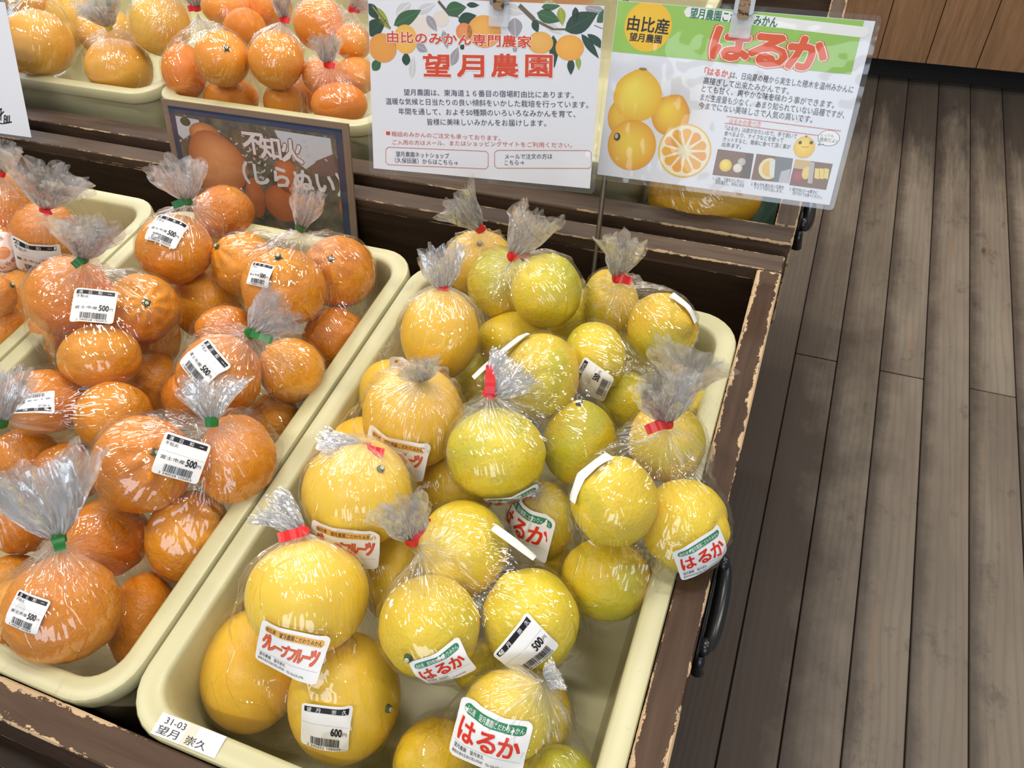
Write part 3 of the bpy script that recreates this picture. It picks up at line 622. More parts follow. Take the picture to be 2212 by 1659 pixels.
 ('E5', 'M', [(530, 62, 45, 42, 0.647, None, 'small pale mandarin low in the'), (492, 15, 55, 40, 0.629, None, 'small mandarin at the top of the'), (585, 15, 45, 40, 0.639, None, 'small mandarin between the bags, in the')],
  (515, -40, 0.55), (520, -80, 0.03), 50, 'r', (4, 4), [], 'clear bag of small mandarins at the back of its tray', 'rearmost small mandarin bag'),
 ('F1', 'M', [(1010, -25, 60, 45, 0.596, None, 'orange mandarin beside the small mandarins, in the'), (1130, -28, 60, 45, 0.596, None, 'orange mandarin behind the steel clip, in the'), (1240, -30, 60, 45, 0.596, None, 'orange mandarin behind the gap of the posters, in the')],
  (1130, -85, 0.54), (1130, -120, 0.03), 60, 'r', (4, 4), [], 'clear bag of oranges behind the top edge of the orchard poster', 'bag behind the posters'),
 ('P1', 'P', [(1522, 418, 121, 100, 0.705, None, 'huge yellow pomelo on green cloth beneath the green poster, in the')],
  (1440, 330, 0.62), (1400, 300, 0.02), 60, None, None, [], 'clear wrapped bag around the huge pomelo on green cloth', 'clear wrap'),
]
NAMES = {'S': 'mandarin', 'G': 'grapefruit', 'H': 'yellow_citrus', 'Y': 'amber_citrus', 'M': 'small_mandarin', 'P': 'pomelo'}
FCAT = {'S': 'mandarin', 'G': 'grapefruit', 'H': 'citrus fruit', 'Y': 'citrus fruit', 'M': 'mandarin', 'P': 'pomelo'}
GRP = {'S': 'mandarins in the near crate', 'G': 'grapefruits in the near crate', 'H': 'yellow citrus in the near crate', 'Y': 'amber citrus in the second crate', 'M': 'small mandarins in the second crate', 'P': None}
_ico = {}
def ico(n):
    if n not in _ico:
        bm = bmesh.new(); bmesh.ops.create_icosphere(bm, subdivisions=n, radius=1)
        _ico[n] = (np.array([v.co[:] for v in bm.verts]), [tuple(v.index for v in f.verts) for f in bm.faces]); bm.free()
    return _ico[n]
def nz(p, s, o): return noise.noise(Vector((p[0] * s + o, p[1] * s - o, p[2] * s + 2 * o)))

def fruit(kind, q, name_label, seed):
    px, py, rx, ry, h, stem, _ = q
    C = at(px, py, h); m = mpp(px, py, h); view = (CAM - C).normalized()
    er = (right - view * right.dot(view)).normalized(); eu = view.cross(er)
    R = Vector((rx * m, ry * m, (rx + ry) / 2 * m)); rr = random.Random(seed)
    if stem: s = Vector((stem[0], stem[1], math.sqrt(max(.05, 1 - stem[0] ** 2 - stem[1] ** 2)))).normalized()
    else: s = Vector((rr.uniform(-1, 1), rr.uniform(-1, 1), rr.uniform(-.95, -.35))).normalized()
    t1 = s.orthogonal().normalized(); t2 = s.cross(t1); s_, t1_, t2_ = (np.array(x[:]) for x in (s, t1, t2))
    D, F = ico(4 if max(rx, ry) < 60 else 5); o = seed * 1.37
    V = np.empty_like(D)
    low = {'S': .045, 'G': .018, 'H': .036, 'Y': .03, 'M': .02, 'P': .02}[kind]; mid = {'S': .013, 'G': .002, 'H': .010, 'Y': .006, 'M': .004, 'P': .002}[kind]
    cs = np.clip(D @ s_, -1, 1); ang = np.arccos(cs); az = np.arctan2(D @ t2_, D @ t1_)
    for i, d in enumerate(D):
        V[i, 0] = low * nz(d, 1.6, o) + mid * nz(d, 5.2, o) + mid * .35 * nz(d, 13, o)
    disp = V[:, 0].copy()
    if kind == 'S': disp -= np.array([.020 * sharp(nz(d, 3.1, o + 9)) ** 9 for d in D])
    ph = rr.uniform(0, 6)
    if kind == 'S':
        k = 7 + seed % 3
        disp += .085 * np.exp(-(ang / .42) ** 2) - .10 * np.exp(-(ang / .10) ** 2) + .042 * np.cos(k * az + ph) * np.exp(-((ang - .45) / .30) ** 2) - .02 * np.exp(-((ang - .75) / .12) ** 2)
    elif kind == 'H':
        disp += .05 * np.exp(-(ang / .5) ** 2) - .05 * np.exp(-(ang / .09) ** 2) + .07 * np.exp(-((math.pi - ang) / .22) ** 2) - .035 * np.exp(-((math.pi - ang - .42) / .10) ** 2)
    elif kind in 'MY':
        disp += -.10 * np.exp(-(ang / .5) ** 2) - .07 * np.exp(-((math.pi - ang) / .5) ** 2) + .012 * np.cos(9 * az) * np.exp(-(ang / .35) ** 2)
    else: disp += -.05 * np.exp(-(ang / .3) ** 2) - .02 * np.exp(-((math.pi - ang) / .3) ** 2)
    B = np.array([er[:], eu[:], view[:]])
    W = (D * (1 + disp)[:, None] * np.array(R[:])) @ B
    o_ = link(NAMES[kind], mesh('fruit', W, F), FM[kind], None, C, True)
    tag(o_, name_label, FCAT[kind], GRP[kind])
    if stem:
        k = int(np.argmax(cs)); base = Vector(W[k]); sw = (Vector(B[0]) * s.x * R.x + Vector(B[1]) * s.y * R.y + Vector(B[2]) * s.z * R.z).normalized()
        rim = np.where(ang < .13)[0]; base = sw * float(max(0, (W[rim] @ np.array(sw[:])).mean()))
        rad = .0042 if kind != 'P' else .006
        bm = bmesh.new(); Q = sw.to_track_quat('Z', 'Y').to_matrix().to_4x4()
        g = bmesh.ops.create_cone(bm, cap_ends=True, segments=10, radius1=rad * 1.05, radius2=rad * .72, depth=.005)
        for v in g['verts']: v.co.z += .0015
        if kind in 'SM':      # green star of the calyx
            vv = [bm.verts.new((math.cos(a) * (rad * 1.9 if i % 2 == 0 else rad * .9), math.sin(a) * (rad * 1.9 if i % 2 == 0 else rad * .9), .0003)) for i, a in enumerate(2 * math.pi * j / 10 for j in range(10))]
            up = bm.verts.new((0, 0, .0022)); 
            for i in range(10): bm.faces.new((vv[i], vv[(i + 1) % 10], up))
        bm.transform(Matrix.Translation(base) @ Q)
        se = bm_obj('stem', bm, M_GREEN, o_, C); se['label'] = 'green stem button'
        bm = bmesh.new(); bmesh.ops.create_cone(bm, cap_ends=True, segments=10, radius1=rad * .56, radius2=rad * .45, depth=.0012)
        bm.transform(Matrix.Translation(base + sw * .0046) @ Q); bm_obj('cut_end', bm, M_STEMTOP, se, C)
    return C, R, B

def hull_planes(P):
    bm = bmesh.new()
    for p in P: bm.verts.new(p)
    r = bmesh.ops.convex_hull(bm, input=bm.verts, use_existing_faces=False); bm.normal_update()
    c = P.mean(0); N = []; O = []
    for f in bm.faces:
        if f.calc_area() < 1e-9: continue
        n = np.array(f.normal[:]); o = n @ np.array(f.verts[0].co[:])
        if n @ c > o: n, o = -n, -o
        N.append(n); O.append(o)
    bm.free(); return np.array(N), np.array(O)
# loose corners of the bags that stick out past the fruit (px, py, drop)
LOOSE = {'G1': [(440, 1560, .80), (862, 1640, .79)], 'H7': [(1300, 1388, .76), (1255, 1425, .775)], 'H5': [(1572, 1120, .665), (1476, 1254, .70)], 'H8': [(1222, 1480, .76), (1256, 1659, .78)],
 'S3': [(392, 742, .69), (690, 870, .72)], 'S2': [(205, 905, .71), (590, 1040, .72)], 'H2': [(1490, 655, .66)], 'H1': [(1262, 650, .66)], 'G4': [(835, 800, .70)], 'S1': [(10, 1420, .77), (318, 1170, .74)], 'G3': [(738, 935, .72)], 'P1': [(1370, 470, .74), (1650, 500, .745)], 'S6': [(65, 740, .71)], 'H4': [(1030, 745, .68), (1330, 985, .71)]}
def sharp(x): return 1 - abs(x)

def bag(row, idx):
    bid, kind, fr, neck, end, tw, tie, tail, labels, lab, short = row
    base = at(neck[0], neck[1], .78)
    root = empty('fruit_bag', base, lab, 'plastic bag', 'clear plastic bags of citrus')
    E = []
    for i, q in enumerate(fr):
        E.append(fruit(kind, q, q[6] + ' ' + short, idx * 7 + i))
    nk = np.array(at(*neck)[:]); rr = random.Random(idx * 13 + 5)
    U, _ = ico(2); pts = []
    for C, R, B in E: pts.append((U * (np.array(R[:]) * 1.035 + .0022)) @ B + np.array(C[:]))
    pts.append(nk[None] + U * .003); pts += [np.array(at(*e)[:])[None] + U * .004 for e in LOOSE.get(bid, [])]; P = np.concatenate(pts)
    N, O = hull_planes(P)
    cen = np.mean([np.array(e[0][:]) for e in E], axis=0) * .8 + P.mean(0) * .2
    ax = nk - cen; L = np.linalg.norm(ax); ax /= L
    a1 = np.cross(ax, [.3, .5, .8]); a1 /= np.linalg.norm(a1); a2 = np.cross(ax, a1)
    nr, nc = 84, 160; phis = math.pi * (np.linspace(0, 1, nr) ** 1.25); phis[0] = .02; phis[-1] = math.pi - .012
    th = np.linspace(0, 2 * math.pi, nc, endpoint=False)
    PH, TH = np.meshgrid(phis, th, indexing='ij'); PH = PH.ravel(); TH = TH.ravel()
    D = np.cos(PH)[:, None] * ax + np.sin(PH)[:, None] * (np.cos(TH)[:, None] * a1 + np.sin(TH)[:, None] * a2)
    den = D @ N.T; num = O - N @ cen
    with np.errstate(divide='ignore', invalid='ignore'): T = np.where(den > 1e-6, num[None] / den, 9.0)
    t = T.min(1); W = cen + D * t[:, None]
    def clear(W):
        m = np.full(len(W), 9.0)
        for C, R, B in E:
            l = (W - np.array(C[:])) @ B.T; r = np.array(R[:]); q = np.linalg.norm(l / r, axis=1); m = np.minimum(m, (q - 1) * r.mean())
        return m
    cl = clear(W)
    dn = np.linalg.norm(W - nk, axis=1)
    # sag and crumple where the film spans free air, fold ridges everywhere
    n1 = np.array([nz(w, 26, idx) for w in W]); n2 = np.array([sharp(nz(w, 60, idx + 3)) for w in W])
    W -= D * (np.clip(cl - .004, 0, .03) * (.42 + .55 * n1))[:, None]
    # pleats near the neck
    pl = np.array([nz((math.cos(a) * 5, math.sin(a) * 5, p * 1.2), 1.6, idx) for a, p in zip(TH, PH)])
    fall = np.clip(1 - dn / .085, 0, 1)
    axp = nk + ((W - nk) @ ax)[:, None] * ax; off = W - axp
    squeeze = np.clip(dn / .035, .02, 1) ** .55
    off = off * (squeeze * (1 + .55 * pl * fall))[:, None]; W = axp + off
    W += D * ((n2 ** 6) * .0016 + .0011 * np.abs(pl))[:, None]
    for C, R, B in E:          # never inside the fruit
        l = (W - np.array(C[:])) @ B.T; r = np.array(R[:]) * 1.035 + .0012; q = np.linalg.norm(l / r, axis=1); k = q < 1
        l[k] /= q[k][:, None]; W[k] = l[k] @ B + np.array(C[:])
    F = [(i * nc + j, (i + 1) * nc + j, (i + 1) * nc + (j + 1) % nc, i * nc + (j + 1) % nc) for i in range(nr - 1) for j in range(nc)]
    F.append(tuple((nr - 1) * nc + j for j in range(nc)))
    me = mesh('film', W, F)
    S = me.attributes.new('streak', 'FLOAT_VECTOR', 'POINT'); S.data.foreach_set('vector', np.stack([np.cos(TH) * 3.2, np.sin(TH) * 3.2, PH * 1.1 + idx], 1).astype(np.float32).ravel())
    Hz = me.attributes.new('haze', 'FLOAT', 'POINT'); Hz.data.foreach_set('value', (.015 + .50 * np.clip(1 - dn / .075, 0, 1) ** 2).astype(np.float32))
    link('film', me, M_FILM, root, None, True)
    # gathered top above the tie
    e = np.array(at(end[0], end[1], neck[2] - end[2])[:]); tx = e - nk; TL = np.linalg.norm(tx); tx /= TL
    hw = tw * mpp(end[0], end[1], neck[2]) / 2
    b1 = np.cross(tx, np.array((CAM - Vector(e)).normalized()[:])); b1 /= np.linalg.norm(b1); b2 = np.cross(tx, b1)
    V = []; F = []; SV = []; HV = []
    for layer in range(3):
        rows, cols = 15, 84; o = idx * 3.1 + layer * 7.7; b0 = len(V); ls = (1, .9, .78)[layer]
        for i in range(rows):
            u = i / (rows - 1)
            for j in range(cols):
                a = 2 * math.pi * j / cols; c_, s_ = math.cos(a), math.sin(a)
                f1 = nz((c_ * 1.5, s_ * 1.5, u * .8), 1.2, o); f2 = 1.3 * nz((c_ * 3.2, s_ * 3.2, u * .9), 1.2, o + 5); f3 = nz((c_ * 5, s_ * 5, u * 5), 1.2, o)
                w = (.004 + (hw * ls - .004) * (u ** .75)) * (1 + .55 * f1 + .6 * f2 + .14 * f3 * u)
                le = TL * (.82 + .22 * (1 if layer == 0 else ls)) * (u + .17 * u * u * nz((c_ * 2.2, s_ * 2.2, 0), 1.2, o + 4) * 2.2)
                bend = hw * .5 * u * u * nz((o, u, 1), .7, 2)
                V.append(nk + tx * le + b1 * (c_ * w + bend) + b2 * (s_ * w * .42 + bend * .4)); SV.append((c_ * 1.7, s_ * 1.7, u * .8 + o)); HV.append(.13 + .75 * max(0, 1 - u * 1.35))
        for i in range(rows - 1):
            for j in range(cols): F.append((b0 + i * cols + j, b0 + i * cols + (j + 1) % cols, b0 + (i + 1) * cols + (j + 1) % cols, b0 + (i + 1) * cols + j))
    me = mesh('gathered_top', V, F); S = me.attributes.new('streak', 'FLOAT_VECTOR', 'POINT'); S.data.foreach_set('vector', np.array(SV, dtype=np.float32).ravel())
    Hz = me.attributes.new('haze', 'FLOAT', 'POINT'); Hz.data.foreach_set('value', np.array(HV, dtype=np.float32))
    link('gathered_top', me, M_TOP, root)
    # tape tie: a band round the neck and its flag end
    if tie:
        m = mpp(neck[0], neck[1], neck[2]); toV = np.array((CAM - Vector(nk)).normalized()[:]); g = -ax * .35 + tx * .65 if False else tx
        V = []; F = []; n = 22; rr_ = .0062; hh = .0052
        for i in range(n):
            a = 2 * math.pi * i / n; rad = (b1 * math.cos(a) + b2 * math.sin(a) * .85)
            for r_, z in ((rr_, -hh), (rr_ * 1.06, 0), (rr_, hh), (rr_ - .0009, hh), (rr_ - .0009, -hh)): V.append(nk + rad * r_ * (1 + .10 * math.sin(3 * a + idx)) + tx * z)
        for i in range(n):
            for k in range(5): F.append((i * 5 + k, i * 5 + (k + 1) % 5, ((i + 1) % n) * 5 + (k + 1) % 5, ((i + 1) % n) * 5 + k))
        d = np.array((right * tail[0] + down * tail[1])[:]) * m; dl = np.linalg.norm(d)
        if dl > .006:
            dd = d / dl; wv = np.cross(toV, dd); wv /= np.linalg.norm(wv); b0 = len(V); ns = 8
            for i in range(ns + 1):
                u = i / ns; c0 = nk + toV * (.0066 + .004 * u + .0015 * math.sin(u * 5)) + dd * (dl + .004) * u
                for s_, z in ((-1, 0), (1, 0), (1, .0004), (-1, .0004)): V.append(c0 + wv * hh * s_ * (1 - .08 * u) + toV * z)
            for i in range(ns):
                for k in range(4): F.append((b0 + i * 4 + k, b0 + i * 4 + (k + 1) % 4, b0 + (i + 1) * 4 + (k + 1) % 4, b0 + (i + 1) * 4 + k))
            F += [(b0, b0 + 1, b0 + 2, b0 + 3), tuple(b0 + ns * 4 + k for k in (3, 2, 1, 0))]
        to = link('tie', mesh('tie', V, F), M_TAPE[tie], root); to['label'] = {'r': 'red', 'g': 'green', 'y': 'yellow'}[tie] + ' tape tie'
    # stickers laid on the film
    for lk, px, py, ang, wpx in labels:
        r = np.array(ray(px, py)[:]); r /= np.linalg.norm(r); o = np.array(CAM[:])
        dn_ = N @ r; nm = O - N @ o
        m_ = dn_ < -1e-6; tt = nm[m_] / dn_[m_]; k = int(np.argmax(tt)); hitp = o + r * tt[k]
        # smooth normal: mean over a small disc of rays
        vr, vd = np.array(right[:]), np.array(down[:]); ns = np.zeros(3)
        for a in range(12):
            for rad in (.3, .5):
                d2 = np.array(ray(px + math.cos(a * .52) * wpx * rad, py + math.sin(a * .52) * wpx * rad)[:]); d2 /= np.linalg.norm(d2)
                t2 = (O[N @ d2 < -1e-6] - N[N @ d2 < -1e-6] @ o) / (N @ d2)[N @ d2 < -1e-6]; kk = int(np.argmax(t2)); ns += N[N @ d2 < -1e-6][kk]
        n = ns / np.linalg.norm(ns)
        if n @ -r < .35: n = n + -r * .35; n /= np.linalg.norm(n)
        ca, sa = math.cos(math.radians(ang)), math.sin(math.radians(ang))
        ux = np.array((right * ca + down * sa)[:]); ux -= n * (ux @ n); ux /= np.linalg.norm(ux); uy = np.cross(n, ux)
        Wd = wpx * (tt[k] * -r[2]) / -(np.array((right * (px - CX) + down * (py - CY) + fwd * FPX)[:])[2])
        asp = {'ps': .93, 'pg': 1.0, 'ph': .95, 'bg': .72, 'bh': .78, 'bk': .24, 'rd': 1.0}[lk]; Hh = Wd * asp
        rr2 = Wd / 2 * .98 if lk == 'rd' else Wd * (.02 if lk == 'bk' else .07)
        def conform(A, n=n, ux=ux, uy=uy, hitp=hitp):
            Q = hitp + A[:, :1] * ux + A[:, 1:2] * uy + n * .05
            de = N @ -n; mm = de < -1e-3
            tq = (O[mm][None] - Q @ N[mm].T) / de[mm][None]; tq = np.minimum(tq.max(1), .062)
            return Q - n * tq[:, None] + n * (.0024 + A[:, 2:3])
        Vl, Fl = label_sheet(Wd, Hh, rr2)
        up_ = conform(np.array(Vl)); nv = len(up_); dn2 = up_ - n * .00015
        Fall = Fl + [tuple(reversed([q + nv for q in f])) for f in Fl]
        nm_ = {'p': 'price_label', 'b': 'brand_label', 'r': 'round_sticker'}[lk[0]] if lk != 'bk' else 'label_back'
        lo = link(nm_, mesh(nm_, np.concatenate([up_, dn2]), Fall), M_LABEL, root, None, True)
        lo['label'] = {'ps': 'white price label reading 500 yen', 'ph': 'white price label reading 500 yen', 'pg': 'white price label reading 600 yen', 'bg': 'white label with orange lettering', 'bh': 'white label with green band and red lettering', 'bk': 'blank white back of a label', 'rd': 'round pinkish sticker'}[lk]
        if lk != 'bk':
            pr = price_print(lk, Wd, Hh) if lk[0] == 'p' else brand_print(lk, Wd, Hh) if lk[0] == 'b' else round_print(Wd, Hh)
            pr.build('lettering', lambda A: conform(A + [0, 0, .00012]), lo)
for i, row in enumerate(BAGS): bag(row, i + 1)

# ------------------------------------------------------------------ name strip on the rim of the yellow citrus tray
a, b, c, d = (hit_plane(x, y, Vector((0, 0, .8423)), Vector((0, 0, 1))) for x, y in ((352, 1537), (489, 1590), (465, 1642), (324, 1583)))
sx = (b - a).normalized(); sy = Vector((-sx.y, sx.x, 0)); W_ = (b - a).length; H_ = (a - d).length * .98
cc = (a + b + c + d) / 4; cc.z = .8424
tp = mesh('name_strip', [cc + sx * u * (W_ / 2) + sy * v * (H_ / 2) for u, v in ((-1, -1), (1, -1), (1, 1), (-1, 1))], [(0, 1, 2, 3)])
ns_ = link('name_strip', tp, M_LABEL, TC); ns_['label'] = 'white name strip taped to the rim'
p = Print(); a_, t_ = -W_ / 2, H_ / 2
p.text('31-03', a_ + .10 * W_, t_ - .26 * H_, a_ + .42 * W_, t_ - .26 * H_, .30 * H_, K, 2, .0)
p.text('望月', a_ + .06 * W_, -t_ + .30 * H_, a_ + .38 * W_, -t_ + .30 * H_, .40 * H_, K, 2, .01)
p.text('崇久', a_ + .50 * W_, -t_ + .30 * H_, a_ + .82 * W_, -t_ + .30 * H_, .40 * H_, K, 2, .01)
p.rect(a_ + .44 * W_, -t_, a_ + .60 * W_, t_, (.62, .58, .48), .5)
p.build('lettering', lambda A: [cc + sx * q[0] + sy * q[1] + Vector((0, 0, q[2] + .0001)) for q in A], ns_)

# ------------------------------------------------------------------ laminated posters on their stand
class Sheet:
    def __init__(s, tl, ex, ey):
        s.tl = Vector(tl); s.ex = Vector(ex).normalized(); e = Vector(ey); s.ey = (e - s.ex * e.dot(s.ex)).normalized(); s.n = s.ex.cross(s.ey)
    def uv(s, px, py):
        q = hit_plane(px, py, s.tl, s.n) - s.tl; return q.dot(s.ex), q.dot(s.ey)
    def pt(s, u, v, w=0): return s.tl + s.ex * u + s.ey * v + s.n * w
    def fn(s, w0=.0004): return lambda A: [s.pt(q[0], q[1], q[2] + w0) for q in A]
def pouch(sh, W, H, root, m=.006):
    out = rrect(-m, W + m, -H - m, m, .005, 3); n = len(out)
    V = [sh.pt(u, v, .0012) for u, v in out] + [sh.pt(u, v, -.0012) for u, v in out]
    F = [tuple(range(n)), tuple(n + i for i in reversed(range(n)))] + [(i, n + i, n + (i + 1) % n, (i + 1) % n) for i in range(n)]
    o = link('laminate_pouch', mesh('pouch', V, F), M_POUCH, root); o['label'] = 'clear laminate'; return o
def paper(sh, W, H, root):
    V = [sh.pt(u, v, w) for w in (.0002, -.0002) for u, v in ((0, 0), (0, -H), (W, -H), (W, 0))]
    return link('paper', mesh('paper', V, [(0, 1, 2, 3), (7, 6, 5, 4), (0, 4, 5, 1), (1, 5, 6, 2), (2, 6, 7, 3), (3, 7, 4, 0)]), M_PAPER, root)
class PxPrint(Print):
    """print whose places were read off a close-up of the sheet: k maps close-up to photo pixels, the sheet turns them into metres on itself"""
    def __init__(s, sh, ox, oy, k): super().__init__(); s.sh, s.ox, s.oy, s.k = sh, ox, oy, k
    def q(s, x, y): return s.sh.uv(s.ox + x / s.k, s.oy + y / s.k)
    def hgt(s, x, y, h): a = s.q(x, y - h / 2); b = s.q(x, y + h / 2); return (Vector(a) - Vector(b)).length
    def T(s, t, x0, y0, x1, y1, h, col, **kw):
        a, b = s.q(x0, y0), s.q(x1, y1); s.text(t, *a, *b, s.hgt((x0 + x1) / 2, (y0 + y1) / 2, h), col, **kw)
    def B(s, x, y, rx, ry, cin, cout, **kw):
        c = s.q(x, y); e = s.q(x + rx, y); s.blob(c, (Vector(e) - Vector(c)).length, s.hgt(x, y, ry) / 2, 0, cin, cout, **kw)
    def Q(s, pts, col, layer=1): s.quad([s.q(*p) for p in pts], col, layer)
    def LN(s, x0, y0, x1, y1, w, col, layer=1): s.line(s.q(x0, y0), s.q(x1, y1), w / s.k * .0006, col, layer)
    def LF(s, x0, y0, x1, y1, w, col, layer=1): s.leaf(s.q(x0, y0), s.q(x1, y1), w / s.k * .0006, col, layer)

PW, PH_ = .297, .210
s1 = Sheet((-.551, .880, EYE - .403), (1, .10, 0), (0, .398, .90)); 
s2 = Sheet((-.2555, .9685, EYE - .421), (1, .062, -.023), (.0, .397, .905))
r1 = empty('poster', s1.pt(PW / 2, -PH_), 'laminated white poster with orchard drawing and orange farm lettering', 'poster')
r2 = empty('poster', s2.pt(PW / 2, -PH_), 'laminated poster with green band and photo of yellow citrus', 'poster')
paper(s1, PW, PH_, r1); pouch(s1, PW, PH_, r1); paper(s2, PW, PH_, r2); pouch(s2, PW, PH_, r2)

p = PxPrint(s1, 780, 0, 3.95)
DG = (.012, .055, .035); MG = (.035, .12, .05); GY = (.33, .33, .37); LG = (.62, .62, .66); YG = (.33, .38, .05); OR = (.80, .36, .06); OC = (.86, .45, .10)
for x0, y0, x1, y1, w, cc_ in [(100, 60, 250, 250, 95, YG), (60, 30, 150, 170, 90, DG), (40, 290, 215, 170, 130, DG), (280, 215, 515, 85, 110, MG), (300, 130, 430, 20, 90, LG), (470, 110, 640, 30, 70, LG), (560, 130, 650, 270, 70, GY), (720, 90, 900, 60, 110, MG), (900, 40, 1010, 45, 40, DG), (830, 180, 985, 130, 90, DG), (100, 600, 170, 500, 80, MG), (385, 560, 385, 440, 75, DG), (430, 670, 450, 470, 60, LG), (470, 380, 570, 440, 70, GY), (700, 260, 740, 420, 60, GY), (770, 560, 830, 400, 75, GY), (850, 420, 880, 380, 40, DG), (1170, 230, 1210, 60, 60, GY), (1310, 150, 1320, 330, 120, GY), (1230, 60, 1390, 110, 80, LG), (1540, 60, 1700, 50, 60, MG), (1500, 110, 1700, 180, 100, MG), (1700, 60, 1720, 220, 70, YG), (1830, 60, 1830, 200, 55, DG), (1910, 60, 2080, 100, 90, GY), (1740, 260, 2020, 110, 150, DG), (2010, 190, 2165, 60, 80, MG), (2060, 240, 2150, 210, 90, DG), (2150, 330, 2080, 230, 60, DG), (1470, 170, 1510, 280, 60, DG), (1640, 300, 1650, 580, 75, DG), (1880, 290, 2030, 500, 60, DG), (1930, 290, 2110, 430, 60, DG), (1790, 500, 1790, 640, 60, DG), (1850, 480, 1860, 600, 45, YG), (1300, 440, 1330, 400, 40, GY), (1560, 190, 1720, 290, 60, LG)]:
    p.LF(x0, y0, x1, y1, w, cc_, 1 if cc_ in (GY, LG) else 1.4)
p.LN(660, 10, 760, 130, 22, (.12, .09, .06), 1.3); p.LN(760, 130, 830, 140, 14, (.12, .09, .06), 1.3); p.LN(830, 140, 880, 290, 8, (.12, .09, .06), 1.3)
p.LN(1350, 45, 1480, 170, 34, (.14, .11, .07), 1.3); p.LN(1480, 170, 1640, 250, 20, (.14, .11, .07), 1.3); p.LN(1640, 250, 1760, 250, 14, (.14, .11, .07), 1.3); p.LN(90, 40, 250, 245, 18, (.12, .10, .07), 1.5); p.LN(1990, 215, 2070, 245, 6, (.14, .11, .07), 1.3)
for x, y, rx, ry, a_, b_ in [(380, 335, 100, 125, (.88, .52, .10), (.84, .46, .08)), (185, 410, 120, 125, OR, (.76, .32, .07)), (1050, 270, 145, 140, OC, (.80, .36, .07)), (880, 270, 70, 75, (.80, .32, .10), (.74, .24, .08)), (1530, 365, 110, 95, (.84, .48, .12), (.80, .40, .08)), (1780, 408, 122, 110, (.88, .46, .08), (.84, .38, .05)), (520, 230, 90, 90, (.80, .72, .70), (.80, .72, .70)), (680, 160, 70, 70, (.78, .70, .66), (.78, .70, .66))]:
    p.B(x, y, rx, ry * 2, a_, b_, layer=.8 if a_[2] > .5 else 1.7)
OUT = (.86, .84, .84)
p.T('由比のみかん専門農家', 225, 312, 1455, 358, 100, RED, layer=3.5, bold=.035, outline=OUT, ow=.045)
for ch, x in zip('望月農園', (648, 935, 1228, 1518)): p.T(ch, x - 112, 555, x + 112, 560, 195, RED, layer=3.5, bold=.045, outline=OUT, ow=.03)
p.T('望月農園は、東海道１６番目の宿場町由比にあります。', 365, 785, 1815, 810, 58, NAVY)
p.T('温暖な気候と日当たりの良い傾斜をいかした栽培を行っています。', 210, 862, 1940, 893, 58, NAVY)
p.T('年間を通して、およそ50種類のいろいろなみかんを育て、', 320, 948, 1830, 972, 58, NAVY)
p.T('皆様に美味しいみかんをお届けします。', 565, 1038, 1580, 1050, 58, NAVY)
p.Q([(215, 1120), (248, 1122), (248, 1152), (215, 1150)], RED, 2)
p.T('箱詰めみかんのご注文も承っております。', 260, 1140, 1190, 1178, 44, (.62, .10, .05)); p.T('ご入用の方はメール、またはショッピングサイトをご利用ください。', 268, 1212, 1800, 1238, 44, (.62, .10, .05))
for x0, y0, x1, y1, dy in ((212, 1255, 1085, 1290, 150), (1140, 1282, 1965, 1284, 152)):
    for a_ in ((x0 + 20, y0, x1 - 20, y1), (x0 + 20, y0 + dy, x1 - 20, y1 + dy), (x0, y0 + 20, x0, y0 + dy - 20), (x1, y1 + 20, x1, y1 + dy - 20), (x0, y0 + 20, x0 + 20, y0), (x1 - 20, y1, x1, y1 + 20), (x0, y0 + dy - 20, x0 + 20, y0 + dy), (x1 - 20, y1 + dy, x1, y1 + dy - 20)): p.LN(*a_, 5, (.60, .16, .12), 2)
p.T('望月農園ネットショップ', 298, 1312, 752, 1330, 46, NAVY, bold=.008); p.T('（久保田屋）からはこちら→', 290, 1365, 825, 1388, 46, NAVY, bold=.008)
p.T('メールで注文の方は', 1228, 1335, 1632, 1332, 46, NAVY, bold=.008); p.T('こちら→', 1225, 1388, 1390, 1384, 46, NAVY, bold=.008)
def clamp_fn(sh, W, H):      # nothing is printed past the paper's edge
    return lambda A: [sh.pt(min(max(q[0], .0005), W - .0005), min(max(q[1], -H + .0005), -.0005), q[2] + .0003) for q in A]
p.build('printing', clamp_fn(s1, PW, PH_), r1, .00010)

p = PxPrint(s2, 1270, 0, 3.403)
GB = (.30, .56, .10)
u0, v0 = p.q(195, 380); u1, v1 = p.q(1990, 600); p.rect(.0, v0, PW - .012, -.0, GB, 1); 
p.pill(p.q(740, 88), p.q(2030, 238), p.hgt(1400, 160, 78), (.84, .86, .86), 1.6)
p.T('望月農園こだわりみかん', 755, 92, 1395, 165, 78, (.01, .16, .09), layer=2.2, bold=.03)
p.B(442, 195, 176, 375, (.88, .56, .03), (.86, .52, .02), layer=1.6)
p.T('由比産', 295, 165, 597, 198, 112, K, layer=2.4, bold=.03); p.T('望月農園', 308, 268, 542, 290, 62, K, layer=2.4, bold=.035)
for ch, x, y in (('は', 1055, 320), ('る', 1330, 362), ('か', 1612, 392)):
    p.T(ch, x - 135, y - 15, x + 135, y + 15, 255, (.75, .10, .02), layer=2.9, bold=.061, outline=(.88, .86, .84), ow=.026)
    p.T(ch, x - 145, y - 16, x + 145, y + 16, 262, (.70, .10, .02), layer=1.7, bold=.092)
p.T('「はるか」', 858, 520, 1050, 545, 56, (.72, .08, .02), bold=.04)
p.T('は、日向夏の種から実生した穂木を温州みかんに', 1050, 548, 1952, 658, 54, K, bold=.004)
p.T('高接ぎして出来たみかんです。', 850, 590, 1480, 668, 54, K, bold=.004); p.T('とても甘く、爽やかな味を味わう事ができます。', 838, 648, 1812, 770, 54, K, bold=.004)
